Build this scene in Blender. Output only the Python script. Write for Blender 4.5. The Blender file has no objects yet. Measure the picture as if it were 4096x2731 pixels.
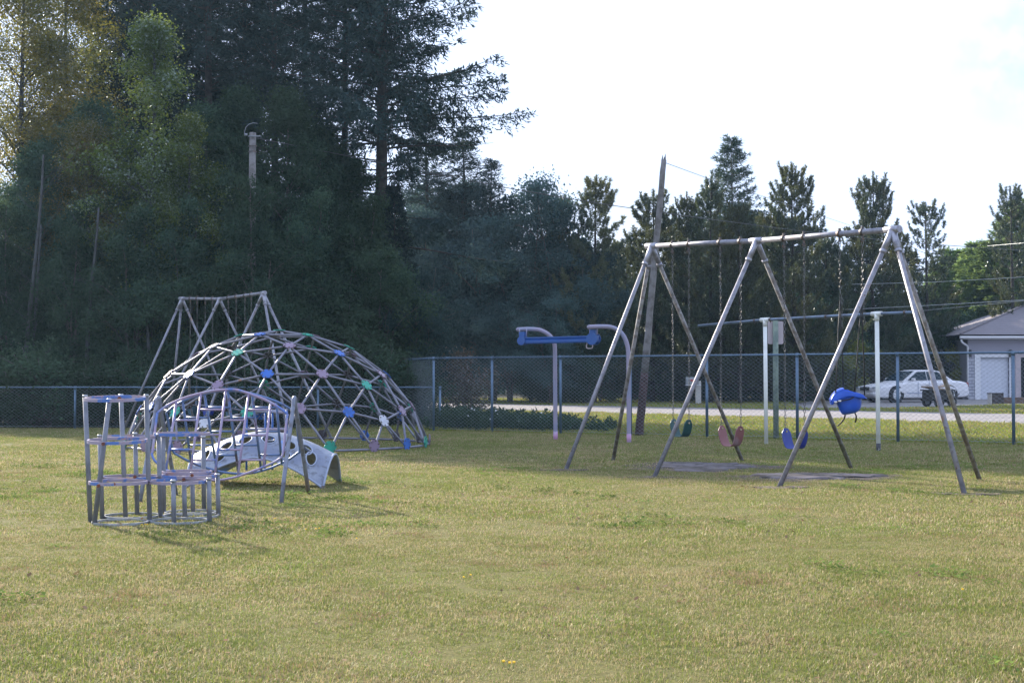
import bpy, math, random
import numpy as np
from mathutils import Vector, Matrix

R = math.radians
C = bpy.context.scene.collection
sc = bpy.context.scene

# ------------------------------------------------------------------ camera
FPX, CX, CY, CAMZ = 5689.0, 2048.0, 1365.5, 1.2       # photo measured at 4096 x 2731
PITCH = math.atan((1515.0 - CY) / FPX)
cd = bpy.data.cameras.new('camera')
cam = bpy.data.objects.new('camera', cd); C.objects.link(cam)
cd.sensor_width = 36; cd.lens = 36 * FPX / 4096
cd.clip_start = 0.1; cd.clip_end = 2000
cam.location = (0, 0, CAMZ); cam.rotation_euler = (R(90) + PITCH, 0, 0)
sc.camera = cam

# ------------------------------------------------------------------ light
SUN_AZ, SUN_EL = R(-35), R(24)
sdir = Vector((math.sin(SUN_AZ) * math.cos(SUN_EL), math.cos(SUN_AZ) * math.cos(SUN_EL), math.sin(SUN_EL)))
sl = bpy.data.lights.new('sun', 'SUN'); sl.energy = 5.0; sl.angle = R(0.55); sl.color = (1.0, 0.90, 0.75)
so = bpy.data.objects.new('sun', sl); C.objects.link(so)
so.rotation_euler = (-sdir).to_track_quat('-Z', 'Y').to_euler()
so.location = (-30, 40, 30)

w = bpy.data.worlds.new('World'); sc.world = w; w.use_nodes = True
wn, wl = w.node_tree.nodes, w.node_tree.links
bgn = wn['Background']
sky = wn.new('ShaderNodeTexSky'); sky.sky_type = 'NISHITA'; sky.sun_disc = False
sky.sun_elevation = SUN_EL; sky.sun_rotation = SUN_AZ
sky.air_density = 1.0; sky.dust_density = 1.5; sky.ozone_density = 1.0
tcw = wn.new('ShaderNodeTexCoord')
mpw = wn.new('ShaderNodeMapping'); mpw.inputs['Scale'].default_value = (1, 1, 2.6)
nzw = wn.new('ShaderNodeTexNoise'); nzw.inputs['Scale'].default_value = 2.3; nzw.inputs['Detail'].default_value = 6
rpw = wn.new('ShaderNodeValToRGB')
rpw.color_ramp.elements[0].position = 0.30; rpw.color_ramp.elements[0].color = (0.45, 0.45, 0.45, 1)
rpw.color_ramp.elements[1].position = 0.52; rpw.color_ramp.elements[1].color = (0.97, 0.97, 0.97, 1)
mxw = wn.new('ShaderNodeMix'); mxw.data_type = 'RGBA'
mxw.inputs['B'].default_value = (8.6, 10.3, 14.2, 1)
wl.new(tcw.outputs['Generated'], mpw.inputs['Vector']); wl.new(mpw.outputs[0], nzw.inputs['Vector'])
wl.new(nzw.outputs['Fac'], rpw.inputs[0]); 
# a small opening of blue between the bright clouds, high on the right
gap_dir = Vector((2040 / FPX, 1.0, (1515 - 230) / FPX)).normalized()
dtw = wn.new('ShaderNodeVectorMath'); dtw.operation = 'DOT_PRODUCT'; dtw.inputs[1].default_value = gap_dir
wl.new(tcw.outputs['Generated'], dtw.inputs[0])
mrw = wn.new('ShaderNodeMapRange'); mrw.interpolation_type = 'SMOOTHSTEP'
mrw.inputs['From Min'].default_value = 0.9987; mrw.inputs['From Max'].default_value = 1.0; mrw.inputs['To Max'].default_value = 0.5
wl.new(dtw.outputs['Value'], mrw.inputs['Value'])
sbw = wn.new('ShaderNodeMath'); sbw.operation = 'SUBTRACT'; sbw.use_clamp = True
nz2 = wn.new('ShaderNodeTexNoise'); nz2.inputs['Scale'].default_value = 42; nz2.inputs['Detail'].default_value = 6
wl.new(tcw.outputs['Generated'], nz2.inputs['Vector'])
rp2 = wn.new('ShaderNodeMapRange'); rp2.inputs['From Min'].default_value = 0.42; rp2.inputs['From Max'].default_value = 0.72
wl.new(nz2.outputs['Fac'], rp2.inputs['Value'])
mu2 = wn.new('ShaderNodeMath'); mu2.operation = 'MULTIPLY'; wl.new(rp2.outputs[0], mu2.inputs[0]); wl.new(mrw.outputs[0], mu2.inputs[1])
wl.new(rpw.outputs[0], sbw.inputs[0]); wl.new(mu2.outputs[0], sbw.inputs[1]); wl.new(sbw.outputs[0], mxw.inputs['Factor'])
wl.new(sky.outputs[0], mxw.inputs['A']); wl.new(mxw.outputs['Result'], bgn.inputs['Color'])
bgn.inputs['Strength'].default_value = 0.05
sc.view_settings.view_transform = 'Standard'; sc.view_settings.look = 'None'
sc.view_settings.gamma = 1.0; sc.view_settings.exposure = 1.3
sc.render.engine = 'CYCLES'
sc.cycles.max_bounces = 6; sc.cycles.transmission_bounces = 4; sc.cycles.diffuse_bounces = 3
sc.cycles.use_denoising = True; sc.cycles.sample_clamp_indirect = 4.0

# ------------------------------------------------------------------ measuring
def P(x, y, Y):
    """world point seen at photo pixel (x, y) on the vertical plane at distance Y"""
    u, v = (x - CX) / FPX, (CY - y) / FPX
    dy = math.cos(PITCH) - math.sin(PITCH) * v
    dz = math.sin(PITCH) + math.cos(PITCH) * v
    return Vector((u * Y / dy, Y, CAMZ + dz * Y / dy))
def G(x, y, z=0.0):
    """world point seen at photo pixel (x, y) on the level z"""
    v = (CY - y) / FPX
    dy = math.cos(PITCH) - math.sin(PITCH) * v
    dz = math.sin(PITCH) + math.cos(PITCH) * v
    t = (z - CAMZ) / dz
    return Vector(((x - CX) / FPX * t, dy * t, z))

# road runs obliquely: n . p between RN and RF
NX, NY, RN, RF = 0.737, 0.676, 31.2, 39.2
def road_d(x, y): return NX * x + NY * y
ZR = 0.16
fa = G(1735, 1722); fb = G(4052, 1779)
fdir = (fb - fa).normalized()
fnorm = Vector((-fdir.y, fdir.x, 0))          # away from the camera
if fnorm.y < 0: fnorm = -fnorm
FENCE_LEFT_Y = 34.7

def smooth(t): t = np.clip(t, 0, 1); return t * t * (3 - 2 * t)
def terrain(x, y):
    x = np.asarray(x, float); y = np.asarray(y, float)
    d = NX * x + NY * y
    df = (x - fa.x) * fnorm.x + (y - fa.y) * fnorm.y
    gap = np.clip((RN - 0.6) - d, 0, None)
    t = np.where(df > 0.3, (df - 0.3) / (df - 0.3 + gap + 0.01), 0.0)
    return ZR * smooth(t)
def tz(x, y): return float(terrain(x, y))

# ------------------------------------------------------------------ mesh helpers
def mesh_np(name, V, Fs, smoothf=False, attrs=None):
    V = np.asarray(V, np.float32)
    me = bpy.data.meshes.new(name)
    me.vertices.add(len(V)); me.vertices.foreach_set('co', V.ravel())
    tot = [np.full(len(F), F.shape[1], np.int32) for F in Fs if len(F)]
    idx = [np.asarray(F, np.int32).ravel() for F in Fs if len(F)]
    if idx:
        tot = np.concatenate(tot); idx = np.concatenate(idx)
        me.loops.add(len(idx)); me.loops.foreach_set('vertex_index', idx)
        me.polygons.add(len(tot))
        st = np.zeros(len(tot), np.int32); st[1:] = np.cumsum(tot)[:-1]
        me.polygons.foreach_set('loop_start', st); me.polygons.foreach_set('loop_total', tot)
        if smoothf: me.polygons.foreach_set('use_smooth', np.ones(len(tot), bool))
    me.update(calc_edges=True)
    for k, a in (attrs or {}).items():
        at = me.attributes.new(k, 'FLOAT', 'POINT'); at.data.foreach_set('value', np.asarray(a, np.float32))
    return me

class MB:
    """collects shapes for one mesh"""
    def __init__(s): s.v = []; s.f = []; s.sm = []; s.n = 0
    def add(s, V, F, sm=False):
        s.v.append(np.asarray(V, float).reshape(-1, 3))
        for f in F: s.f.append([i + s.n for i in f]); s.sm.append(sm)
        s.n += len(s.v[-1]); return s
    def tube(s, pts, r, seg=8, cap=True, sm=True, closed=False):
        p = np.array([list(q) for q in pts], float); n = len(p)
        rr = np.full(n, r, float) if np.isscalar(r) else np.asarray(r, float)
        if closed: t = np.roll(p, -1, 0) - np.roll(p, 1, 0)
        else: t = np.gradient(p, axis=0) if n > 2 else np.repeat((p[1] - p[0])[None], 2, 0)
        t = t / (np.linalg.norm(t, axis=1)[:, None] + 1e-12)
        up = np.array([0, 0, 1.0]) if abs(t[0][2]) < 0.9 else np.array([1.0, 0, 0])
        a = np.cross(t[0], up); a /= np.linalg.norm(a)
        V = []
        for i in range(n):
            a = a - t[i] * np.dot(a, t[i]); a /= np.linalg.norm(a) + 1e-12
            b = np.cross(t[i], a)
            for k in range(seg):
                th = 2 * math.pi * k / seg
                V.append(p[i] + rr[i] * (math.cos(th) * a + math.sin(th) * b))
        F = []
        for i in range(n if closed else n - 1):
            j = (i + 1) % n
            for k in range(seg):
                l = (k + 1) % seg
                F.append([i * seg + k, i * seg + l, j * seg + l, j * seg + k])
        s.add(V, F, sm)
        if cap and not closed:
            b0 = s.n - n * seg
            s.f.append([b0 + k for k in range(seg)][::-1]); s.sm.append(False)
            s.f.append([b0 + (n - 1) * seg + k for k in range(seg)]); s.sm.append(False)
        return s
    def box(s, c, size, rot=None, taper=1.0):
        hx, hy, hz = [q / 2 for q in size]
        V = [Vector((x * (taper if z > 0 else 1), y * (taper if z > 0 else 1), z)) for x in (-hx, hx) for y in (-hy, hy) for z in (-hz, hz)]
        if rot is not None: V = [rot @ q for q in V]
        V = [q + Vector(c) for q in V]
        return s.add(V, [[0, 1, 3, 2], [4, 6, 7, 5], [0, 4, 5, 1], [2, 3, 7, 6], [0, 2, 6, 4], [1, 5, 7, 3]])
    def bbox(s, c, size, rot=None, b=0.01):
        """box with chamfered edges"""
        hx, hy, hz = [q / 2 for q in size]
        V = []; 
        for sx in (-1, 1):
            for sy in (-1, 1):
                for sz in (-1, 1):
                    V += [Vector((sx * (hx - b), sy * (hy - b), sz * hz)), Vector((sx * (hx - b), sy * hy, sz * (hz - b))), Vector((sx * hx, sy * (hy - b), sz * (hz - b)))]
        import bmesh
        bm = bmesh.new(); vs = [bm.verts.new(q) for q in V]
        bmesh.ops.convex_hull(bm, input=vs); bm.verts.index_update()
        W = [q.co.copy() for q in bm.verts]; F = [[q.index for q in f.verts] for f in bm.faces]; bm.free()
        if rot is not None: W = [rot @ q for q in W]
        return s.add([q + Vector(c) for q in W], F)
    def ring(s, c, rad, h, th, tilt=0.0, seg=36):
        """flat-bar hoop"""
        V = []; F = []; tt = math.tan(tilt)
        for k in range(seg):
            a = 2 * math.pi * k / seg
            for (rr, zz) in ((rad - th / 2, -h / 2), (rad + th / 2, -h / 2), (rad + th / 2, h / 2), (rad - th / 2, h / 2)):
                V.append((c[0] + rr * math.cos(a), c[1] + rr * math.sin(a), c[2] + zz + rr * math.sin(a) * tt))
        for k in range(seg):
            l = (k + 1) % seg
            for m in range(4):
                n = (m + 1) % 4
                F.append([k * 4 + m, k * 4 + n, l * 4 + n, l * 4 + m])
        return s.add(V, F)
    def disc(s, c, nrm, rad, th, seg=16, lobes=0):
        nrm = Vector(nrm).normalized(); q = nrm.to_track_quat('Z', 'Y').to_matrix()
        V = []
        for z in (-th / 2, th / 2):
            for k in range(seg):
                a = 2 * math.pi * k / seg
                rr = rad * (1 + (0.06 * math.cos(lobes * a) if lobes else 0))
                V.append(Vector(c) + q @ Vector((rr * math.cos(a), rr * math.sin(a), z)))
        F = [list(range(seg))[::-1], list(range(seg, 2 * seg))] + [[k, (k + 1) % seg, seg + (k + 1) % seg, seg + k] for k in range(seg)]
        return s.add(V, F)
    def poly(s, pts, F=None):
        return s.add(pts, F or [list(range(len(pts)))])
    def prism(s, pts2, h, org, ax, ay, az):
        """outline pts2 in the (ax, ay) plane, thickness h along az"""
        ax, ay, az, org = Vector(ax), Vector(ay), Vector(az), Vector(org)
        n = len(pts2); V = []
        for t in (-h / 2, h / 2):
            V += [org + ax * p[0] + ay * p[1] + az * t for p in pts2]
        F = [list(range(n))[::-1], list(range(n, 2 * n))] + [[k, (k + 1) % n, n + (k + 1) % n, n + k] for k in range(n)]
        return s.add(V, F)
    def mesh(s, name, off=(0, 0, 0)):
        V = np.concatenate(s.v) - np.array(off, float) if s.v else np.zeros((0, 3))
        me = bpy.data.meshes.new(name)
        me.from_pydata([tuple(q) for q in V], [], s.f); me.update()
        me.polygons.foreach_set('use_smooth', np.array(s.sm, bool)); return me

ROOT = {}
def link(name, me, mat, parent=None):
    o = bpy.data.objects.new(name, me); C.objects.link(o)
    if mat is not None: me.materials.append(mat)
    if parent is not None: o.parent = parent
    return o
def rootloc(o):
    while o.parent is not None: o = o.parent
    return Vector(o.location)
def part(name, mb, mat, parent):
    """mb in world coordinates; becomes a child (or a sub-part) of parent"""
    return link(name, mb.mesh(name, rootloc(parent)), mat, parent)
def thing(name, label, cat, loc=(0, 0, 0), group=None):
    o = bpy.data.objects.new(name, None); C.objects.link(o); o.location = loc
    o.empty_display_size = 0.2
    o['label'] = label; o['category'] = cat
    if group: o['group'] = group
    return o
def solo(name, mb, mat, label, cat, loc=(0, 0, 0), group=None):
    o = link(name, mb.mesh(name, loc), mat); o.location = loc
    o['label'] = label; o['category'] = cat
    if group: o['group'] = group
    return o

# ------------------------------------------------------------------ materials
def newmat(name):
    m = bpy.data.materials.new(name); m.use_nodes = True
    nt = m.node_tree
    for n in list(nt.nodes): nt.nodes.remove(n)
    return m, nt.nodes, nt.links
def mixc(N, L, fac, a, b):
    x = N.new('ShaderNodeMix'); x.data_type = 'RGBA'
    for key, val in (('Factor', fac), ('A', a), ('B', b)):
        sock = x.inputs[key]
        if hasattr(val, 'links') or hasattr(val, 'is_output'): L.new(val, sock)
        elif key == 'Factor': sock.default_value = val
        else: sock.default_value = (*val, 1)
    return x.outputs['Result']
def noise(N, L, vec, scale, detail=4, lo=0.4, hi=0.6, rough=0.55):
    n = N.new('ShaderNodeTexNoise'); n.inputs['Scale'].default_value = scale; n.inputs['Detail'].default_value = detail
    n.inputs['Roughness'].default_value = rough
    if vec is not None: L.new(vec, n.inputs['Vector'])
    r = N.new('ShaderNodeMapRange'); r.inputs['From Min'].default_value = lo; r.inputs['From Max'].default_value = hi
    L.new(n.outputs['Fac'], r.inputs['Value']); return r.outputs['Result'], n.outputs['Fac']
def surf(name, base, layers=(), rough=0.5, metal=0.0, bump=0.0, bscale=60, coat=0.0):
    """layers: (colour, noise scale, lo, hi) laid over the base one after the other"""
    m, N, L = newmat(name)
    out = N.new('ShaderNodeOutputMaterial'); bs = N.new('ShaderNodeBsdfPrincipled')
    tc = N.new('ShaderNodeNewGeometry'); vec = tc.outputs['Position']
    col = base
    for (c, scl, lo, hi) in layers:
        f, _ = noise(N, L, vec, scl, 5, lo, hi); col = mixc(N, L, f, col, c)
    if layers: L.new(col, bs.inputs['Base Color'])
    else: bs.inputs['Base Color'].default_value = (*base, 1)
    bs.inputs['Roughness'].default_value = rough; bs.inputs['Metallic'].default_value = metal
    bs.inputs['Coat Weight'].default_value = coat
    if bump:
        _, raw = noise(N, L, vec, bscale, 5)
        b = N.new('ShaderNodeBump'); b.inputs['Strength'].default_value = bump; b.inputs['Distance'].default_value = 0.01
        L.new(raw, b.inputs['Height']); L.new(b.outputs[0], bs.inputs['Normal'])
    L.new(bs.outputs[0], out.inputs[0]); return m
def leaf(name, c1, c2, c3=None, trans=0.4, gloss=0.12, big=0.35, tint=0.08):
    m, N, L = newmat(name)
    out = N.new('ShaderNodeOutputMaterial'); g = N.new('ShaderNodeNewGeometry')
    col = mixc(N, L, g.outputs['Random Per Island'], c1, c2)
    if c3 is not None:
        f, _ = noise(N, L, g.outputs['Position'], big, 3, 0.42, 0.68); col = mixc(N, L, f, col, c3)
    oi = N.new('ShaderNodeObjectInfo')                    # every tree of a kind is a little lighter, darker or warmer
    hs = N.new('ShaderNodeHueSaturation'); hs.inputs['Saturation'].default_value = 0.95
    m1 = N.new('ShaderNodeMapRange'); m1.inputs['To Min'].default_value = 0.70; m1.inputs['To Max'].default_value = 1.5
    m2 = N.new('ShaderNodeMapRange'); m2.inputs['To Min'].default_value = 0.495; m2.inputs['To Max'].default_value = 0.512
    m3 = N.new('ShaderNodeMath'); m3.operation = 'FRACT'; m4 = N.new('ShaderNodeMath'); m4.operation = 'MULTIPLY'; m4.inputs[1].default_value = 7.31
    L.new(oi.outputs['Random'], m1.inputs['Value']); L.new(oi.outputs['Random'], m4.inputs[0]); L.new(m4.outputs[0], m3.inputs[0]); L.new(m3.outputs[0], m2.inputs['Value'])
    L.new(m1.outputs[0], hs.inputs['Value']); L.new(m2.outputs[0], hs.inputs['Hue']); L.new(col, hs.inputs['Color']); col = hs.outputs['Color']
    d = N.new('ShaderNodeBsdfDiffuse'); t = N.new('ShaderNodeBsdfTranslucent'); s = N.new('ShaderNodeBsdfGlossy')
    s.inputs['Roughness'].default_value = 0.38
    L.new(col, d.inputs['Color'])
    tcol = mixc(N, L, tint, col, (0.30, 0.34, 0.04)); L.new(tcol, t.inputs['Color'])
    s.inputs['Color'].default_value = (0.8, 0.85, 0.9, 1)
    a = N.new('ShaderNodeMixShader'); a.inputs[0].default_value = trans
    L.new(d.outputs[0], a.inputs[1]); L.new(t.outputs[0], a.inputs[2])
    fr = N.new('ShaderNodeFresnel'); fr.inputs[0].default_value = 1.4
    mu = N.new('ShaderNodeMath'); mu.operation = 'MULTIPLY'; mu.inputs[1].default_value = gloss * 4
    L.new(fr.outputs[0], mu.inputs[0])
    b = N.new('ShaderNodeMixShader'); L.new(mu.outputs[0], b.inputs[0])
    L.new(a.outputs[0], b.inputs[1]); L.new(s.outputs[0], b.inputs[2])
    L.new(b.outputs[0], out.inputs[0]); return m

M = {}
M['galv'] = surf('galvanised_steel', (0.40, 0.42, 0.46), [((0.24, 0.25, 0.28), 9, 0.45, 0.7), ((0.30, 0.17, 0.09), 5, 0.66, 0.76)], 0.42, 0.55, 0.15, 120)
M['swing'] = surf('swing_pipe_steel', (0.27, 0.27, 0.315), [((0.19, 0.19, 0.23), 14, 0.45, 0.62), ((0.17, 0.12, 0.10), 30, 0.60, 0.68), ((0.30, 0.15, 0.08), 2.5, 0.64, 0.76)], 0.45, 0.3, 0.2, 140)
M['swing_old'] = surf('mossy_rust_pipe', (0.27, 0.26, 0.26), [((0.14, 0.115, 0.10), 14, 0.42, 0.6), ((0.15, 0.15, 0.09), 5, 0.58, 0.72)], 0.65, 0.15, 0.25, 90)
M['domebar'] = surf('dome_bar_lilac_grey', (0.20, 0.20, 0.25), [((0.14, 0.14, 0.185), 6, 0.45, 0.65), ((0.24, 0.13, 0.10), 9, 0.66, 0.74)], 0.42, 0.3, 0.1, 90)
M['chain'] = surf('chain_steel', (0.20, 0.20, 0.20), [((0.08, 0.07, 0.06), 20, 0.45, 0.6)], 0.32, 0.85)
M['fitting'] = surf('cast_fitting', (0.36, 0.36, 0.42), [((0.24, 0.24, 0.28), 12, 0.45, 0.6)], 0.4, 0.5, 0.2, 80)
M['clamp'] = surf('rusty_clamp', (0.10, 0.09, 0.09), [((0.2, 0.12, 0.08), 18, 0.5, 0.65)], 0.5, 0.5)
M['fence_rail'] = surf('fence_pipe', (0.12, 0.18, 0.26), [((0.08, 0.13, 0.19), 4, 0.4, 0.65)], 0.45, 0.4, 0.05)
M['wire'] = surf('fence_wire', (0.30, 0.34, 0.38), [], 0.42, 0.7)
M['wood_pole'] = surf('weathered_pole', (0.20, 0.19, 0.19), [((0.12, 0.11, 0.105), 7, 0.42, 0.6)], 0.85, 0, 0.6, 40)
M['wood_dark'] = surf('creosoted_pole_base', (0.085, 0.05, 0.055), [((0.05, 0.03, 0.03), 9, 0.42, 0.6)], 0.85, 0, 0.6, 40)
M['wood_green'] = surf('green_treated_post', (0.21, 0.26, 0.21), [((0.13, 0.17, 0.15), 8, 0.42, 0.6)], 0.85, 0, 0.5, 40)
M['white_post'] = surf('chipped_white_paint', (0.76, 0.77, 0.74), [((0.6, 0.6, 0.56), 3, 0.5, 0.7), ((0.13, 0.09, 0.07), 24, 0.70, 0.74)], 0.45)
M['black_sleeve'] = surf('black_post_foot', (0.045, 0.045, 0.055), [((0.5, 0.5, 0.5), 18, 0.63, 0.67)], 0.55)
M['blue_bar'] = surf('blue_grey_bar', (0.15, 0.20, 0.28), [((0.10, 0.12, 0.17), 6, 0.45, 0.65), ((0.30, 0.12, 0.09), 7, 0.68, 0.73)], 0.4, 0.3)
M['lilac'] = surf('faded_lilac_paint', (0.30, 0.265, 0.355), [((0.24, 0.25, 0.36), 2.2, 0.44, 0.6), ((0.16, 0.12, 0.15), 26, 0.68, 0.72)], 0.5)
M['lilac_pink'] = surf('pink_stained_paint', (0.46, 0.24, 0.40), [((0.40, 0.33, 0.47), 5, 0.45, 0.6), ((0.12, 0.09, 0.10), 22, 0.64, 0.69)], 0.55)
M['hoop'] = surf('patchy_lilac_hoop_paint', (0.32, 0.25, 0.38), [((0.11, 0.18, 0.46), 3.2, 0.56, 0.60), ((0.33, 0.30, 0.42), 11, 0.5, 0.62)], 0.4, 0.1)
M['hoop_blue'] = surf('patchy_blue_hoop_paint', (0.10, 0.17, 0.35), [((0.30, 0.26, 0.42), 4, 0.58, 0.62), ((0.12, 0.10, 0.16), 12, 0.55, 0.65)], 0.4, 0.1)
M['hoop_leg'] = surf('hoop_leg_paint', (0.20, 0.22, 0.29), [((0.24, 0.16, 0.17), 3, 0.58, 0.70), ((0.12, 0.115, 0.135), 14, 0.5, 0.65)], 0.45, 0.3)
M['ringpost'] = surf('grey_ring_post', (0.22, 0.23, 0.27), [((0.15, 0.16, 0.19), 9, 0.4, 0.65), ((0.30, 0.10, 0.05), 13, 0.70, 0.74)], 0.5, 0.35, 0.15, 100)
M['ringband'] = surf('ring_band_paint', (0.32, 0.27, 0.36), [((0.08, 0.17, 0.46), 4.5, 0.52, 0.56), ((0.40, 0.24, 0.24), 9, 0.58, 0.66)], 0.4, 0.1)
M['rust'] = surf('rust_stain', (0.22, 0.07, 0.04), [((0.12, 0.04, 0.03), 30, 0.45, 0.6)], 0.8)
M['plastic_white'] = surf('scuffed_white_plastic', (0.27, 0.295, 0.36), [((0.17, 0.195, 0.28), 3, 0.42, 0.60), ((0.13, 0.14, 0.18), 16, 0.52, 0.66), ((0.14, 0.26, 0.60), 2.3, 0.60, 0.66)], 0.42, 0, 0.12, 60)
M['plastic_rim'] = surf('grey_blue_rim', (0.30, 0.34, 0.45), [], 0.45)
def plate(n, c): M[n] = surf('plate_' + n, c, [(tuple(q * 0.7 for q in c), 7, 0.5, 0.7)], 0.42)
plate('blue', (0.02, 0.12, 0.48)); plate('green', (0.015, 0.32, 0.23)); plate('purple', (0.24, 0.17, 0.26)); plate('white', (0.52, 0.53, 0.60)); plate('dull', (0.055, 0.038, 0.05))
M['seat_green'] = surf('dark_green_rubber', (0.010, 0.062, 0.062), [((0.035, 0.08, 0.10), 5, 0.5, 0.7)], 0.45)
M['seat_pink'] = surf('faded_red_rubber', (0.23, 0.085, 0.09), [((0.28, 0.19, 0.22), 5, 0.5, 0.65)], 0.5)
M['seat_blue'] = surf('blue_rubber', (0.012, 0.032, 0.24), [((0.03, 0.06, 0.26), 5, 0.5, 0.7)], 0.42)
M['seat_dark'] = surf('dark_teal_rubber', (0.02, 0.06, 0.09), [], 0.5)
M['bucket'] = surf('bright_blue_plastic', (0.010, 0.085, 0.55), [((0.02, 0.11, 0.58), 9, 0.5, 0.65)], 0.38, 0, 0.03)
M['black'] = surf('black_webbing', (0.012, 0.012, 0.014), [], 0.6)
M['track_blue'] = surf('blue_track_enamel', (0.016, 0.085, 0.30), [((0.015, 0.07, 0.28), 3, 0.45, 0.65)], 0.3)
M['asphalt'] = surf('pale_asphalt', (0.22, 0.20, 0.205), [((0.17, 0.155, 0.16), 0.8, 0.42, 0.6), ((0.28, 0.26, 0.26), 25, 0.5, 0.65)], 0.85, 0, 0.3, 50)
M['gravel'] = surf('shoulder_gravel', (0.24, 0.20, 0.17), [((0.15, 0.12, 0.10), 12, 0.45, 0.6), ((0.36, 0.31, 0.27), 40, 0.55, 0.7)], 0.95, 0, 0.8, 30)
M['drive'] = surf('concrete_drive', (0.26, 0.24, 0.24), [((0.19, 0.17, 0.165), 0.7, 0.45, 0.6)], 0.9)
M['mud'] = surf('dry_grey_mud', (0.135, 0.115, 0.125), [((0.070, 0.055, 0.052), 2.2, 0.44, 0.56), ((0.025, 0.020, 0.019), 3.8, 0.53, 0.60)], 0.9, 0, 1.0, 12)
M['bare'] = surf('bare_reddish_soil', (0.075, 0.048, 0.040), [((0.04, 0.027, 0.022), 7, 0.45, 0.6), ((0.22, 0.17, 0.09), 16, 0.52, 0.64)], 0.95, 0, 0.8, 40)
M['bark'] = surf('conifer_bark', (0.055, 0.045, 0.042), [((0.03, 0.025, 0.025), 6, 0.42, 0.6)], 0.9, 0, 0.6, 20)
M['bark_pale'] = surf('pale_bark', (0.060, 0.062, 0.068), [((0.03, 0.03, 0.03), 5, 0.5, 0.65)], 0.9, 0, 0.5, 30)
M['bark_mid'] = surf('grey_bark', (0.12, 0.105, 0.095), [((0.06, 0.05, 0.05), 6, 0.45, 0.6)], 0.9, 0, 0.5, 30)
M['l_spruce'] = leaf('spruce_needles', (0.020, 0.044, 0.050), (0.038, 0.064, 0.062), (0.032, 0.052, 0.050), 0.15, 0.0)
M['l_pine'] = leaf('pine_needles', (0.032, 0.056, 0.046), (0.064, 0.084, 0.054), (0.090, 0.088, 0.040), 0.26, 0.03, tint=.2)
M['l_light'] = leaf('sunlit_green_needles', (0.12, 0.20, 0.07), (0.19, 0.27, 0.08), (0.11, 0.17, 0.07), 0.45, 0.02, tint=.2)  # lighter needles: the sunlit look is put into the colour
M['l_larch'] = leaf('larch_needles', (0.030, 0.060, 0.050), (0.055, 0.090, 0.056), (0.04, 0.07, 0.05), 0.28, 0.02)
M['l_aspen'] = leaf('aspen_leaves_turning', (0.13, 0.125, 0.03), (0.25, 0.15, 0.02), (0.075, 0.095, 0.03), 0.5, 0.03, tint=.25)
M['l_birch'] = leaf('birch_leaves', (0.06, 0.115, 0.03), (0.16, 0.20, 0.03), (0.045, 0.09, 0.032), 0.55, 0.04, tint=.35)
M['l_willow'] = leaf('grey_green_leaves', (0.040, 0.082, 0.094), (0.070, 0.116, 0.112), (0.050, 0.096, 0.092), 0.3, 0.0)
M['l_bush'] = leaf('shrub_leaves', (0.026, 0.060, 0.046), (0.056, 0.098, 0.056), (0.050, 0.080, 0.048), 0.32, 0.0)
M['l_red'] = leaf('reddish_leaves', (0.075, 0.052, 0.050), (0.095, 0.065, 0.052), (0.05, 0.06, 0.04), 0.4, 0.02)
M['l_yellow'] = leaf('yellow_green_leaves', (0.16, 0.20, 0.03), (0.24, 0.22, 0.04), (0.12, 0.16, 0.03), 0.5, 0.03, tint=.35)
M['w_line'] = surf('black_cable', (0.05, 0.05, 0.055), [], 0.5)
M['w_pale'] = surf('bare_aluminium_cable', (0.42, 0.44, 0.44), [], 0.4, 0.6)
M['siding'] = surf('lilac_grey_siding', (0.34, 0.33, 0.40), [], 0.7)
M['trim'] = surf('white_trim', (0.74, 0.74, 0.78), [], 0.45)
M['door_paint'] = surf('white_garage_door', (0.62, 0.64, 0.72), [], 0.5)
M['dark'] = surf('flat_near_black', (0.012, 0.012, 0.015), [], 0.9)  # near black; stands in for shade in the doorway and wheel wells
M['lamp_black'] = surf('black_lantern', (0.02, 0.02, 0.025), [], 0.4)
M['crate'] = surf('dark_brown_bin', (0.045, 0.035, 0.035), [((0.07, 0.05, 0.05), 9, 0.5, 0.65)], 0.6)
M['crate_side'] = surf('pale_beige', (0.55, 0.52, 0.48), [], 0.7)
M['timber'] = surf('brown_timber', (0.16, 0.10, 0.07), [((0.10, 0.06, 0.045), 6, 0.45, 0.6)], 0.8)
M['carpaint'] = surf('pearl_white_car_paint', (0.70, 0.69, 0.72), [], 0.45, 0, 0, 60, 0.15)
M['glass'] = surf('dark_car_glass', (0.012, 0.03, 0.045), [], 0.12)
M['glass'].node_tree.nodes['Principled BSDF'].inputs['Specular IOR Level'].default_value = 0.25
M['chrome'] = surf('chrome', (0.7, 0.7, 0.72), [], 0.12, 1.0)
M['alloy'] = surf('alloy_wheel', (0.42, 0.43, 0.45), [], 0.35, 0.3)
M['tyre'] = surf('tyre_rubber', (0.018, 0.018, 0.02), [], 0.75)
M['lampglass'] = surf('headlamp_glass', (0.45, 0.48, 0.52), [], 0.08, 0.3)
M['redlamp'] = surf('red_lamp', (0.25, 0.015, 0.02), [], 0.15)
M['cart_black'] = surf('black_cart_tub', (0.02, 0.02, 0.022), [], 0.5)
M['cart_tan'] = surf('tan_boards', (0.30, 0.22, 0.17), [((0.20, 0.15, 0.12), 7, 0.45, 0.6)], 0.8)
M['teal'] = surf('teal_cover', (0.10, 0.25, 0.30), [], 0.5)
M['sign'] = surf('sign_back', (0.50, 0.42, 0.44), [((0.44, 0.38, 0.40), 5, 0.4, 0.6)], 0.5, 0.2)
M['mailgrey'] = surf('mailbox_grey', (0.30, 0.32, 0.33), [], 0.5, 0.3)
M['red'] = surf('red_flag', (0.55, 0.03, 0.02), [], 0.5)
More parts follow.
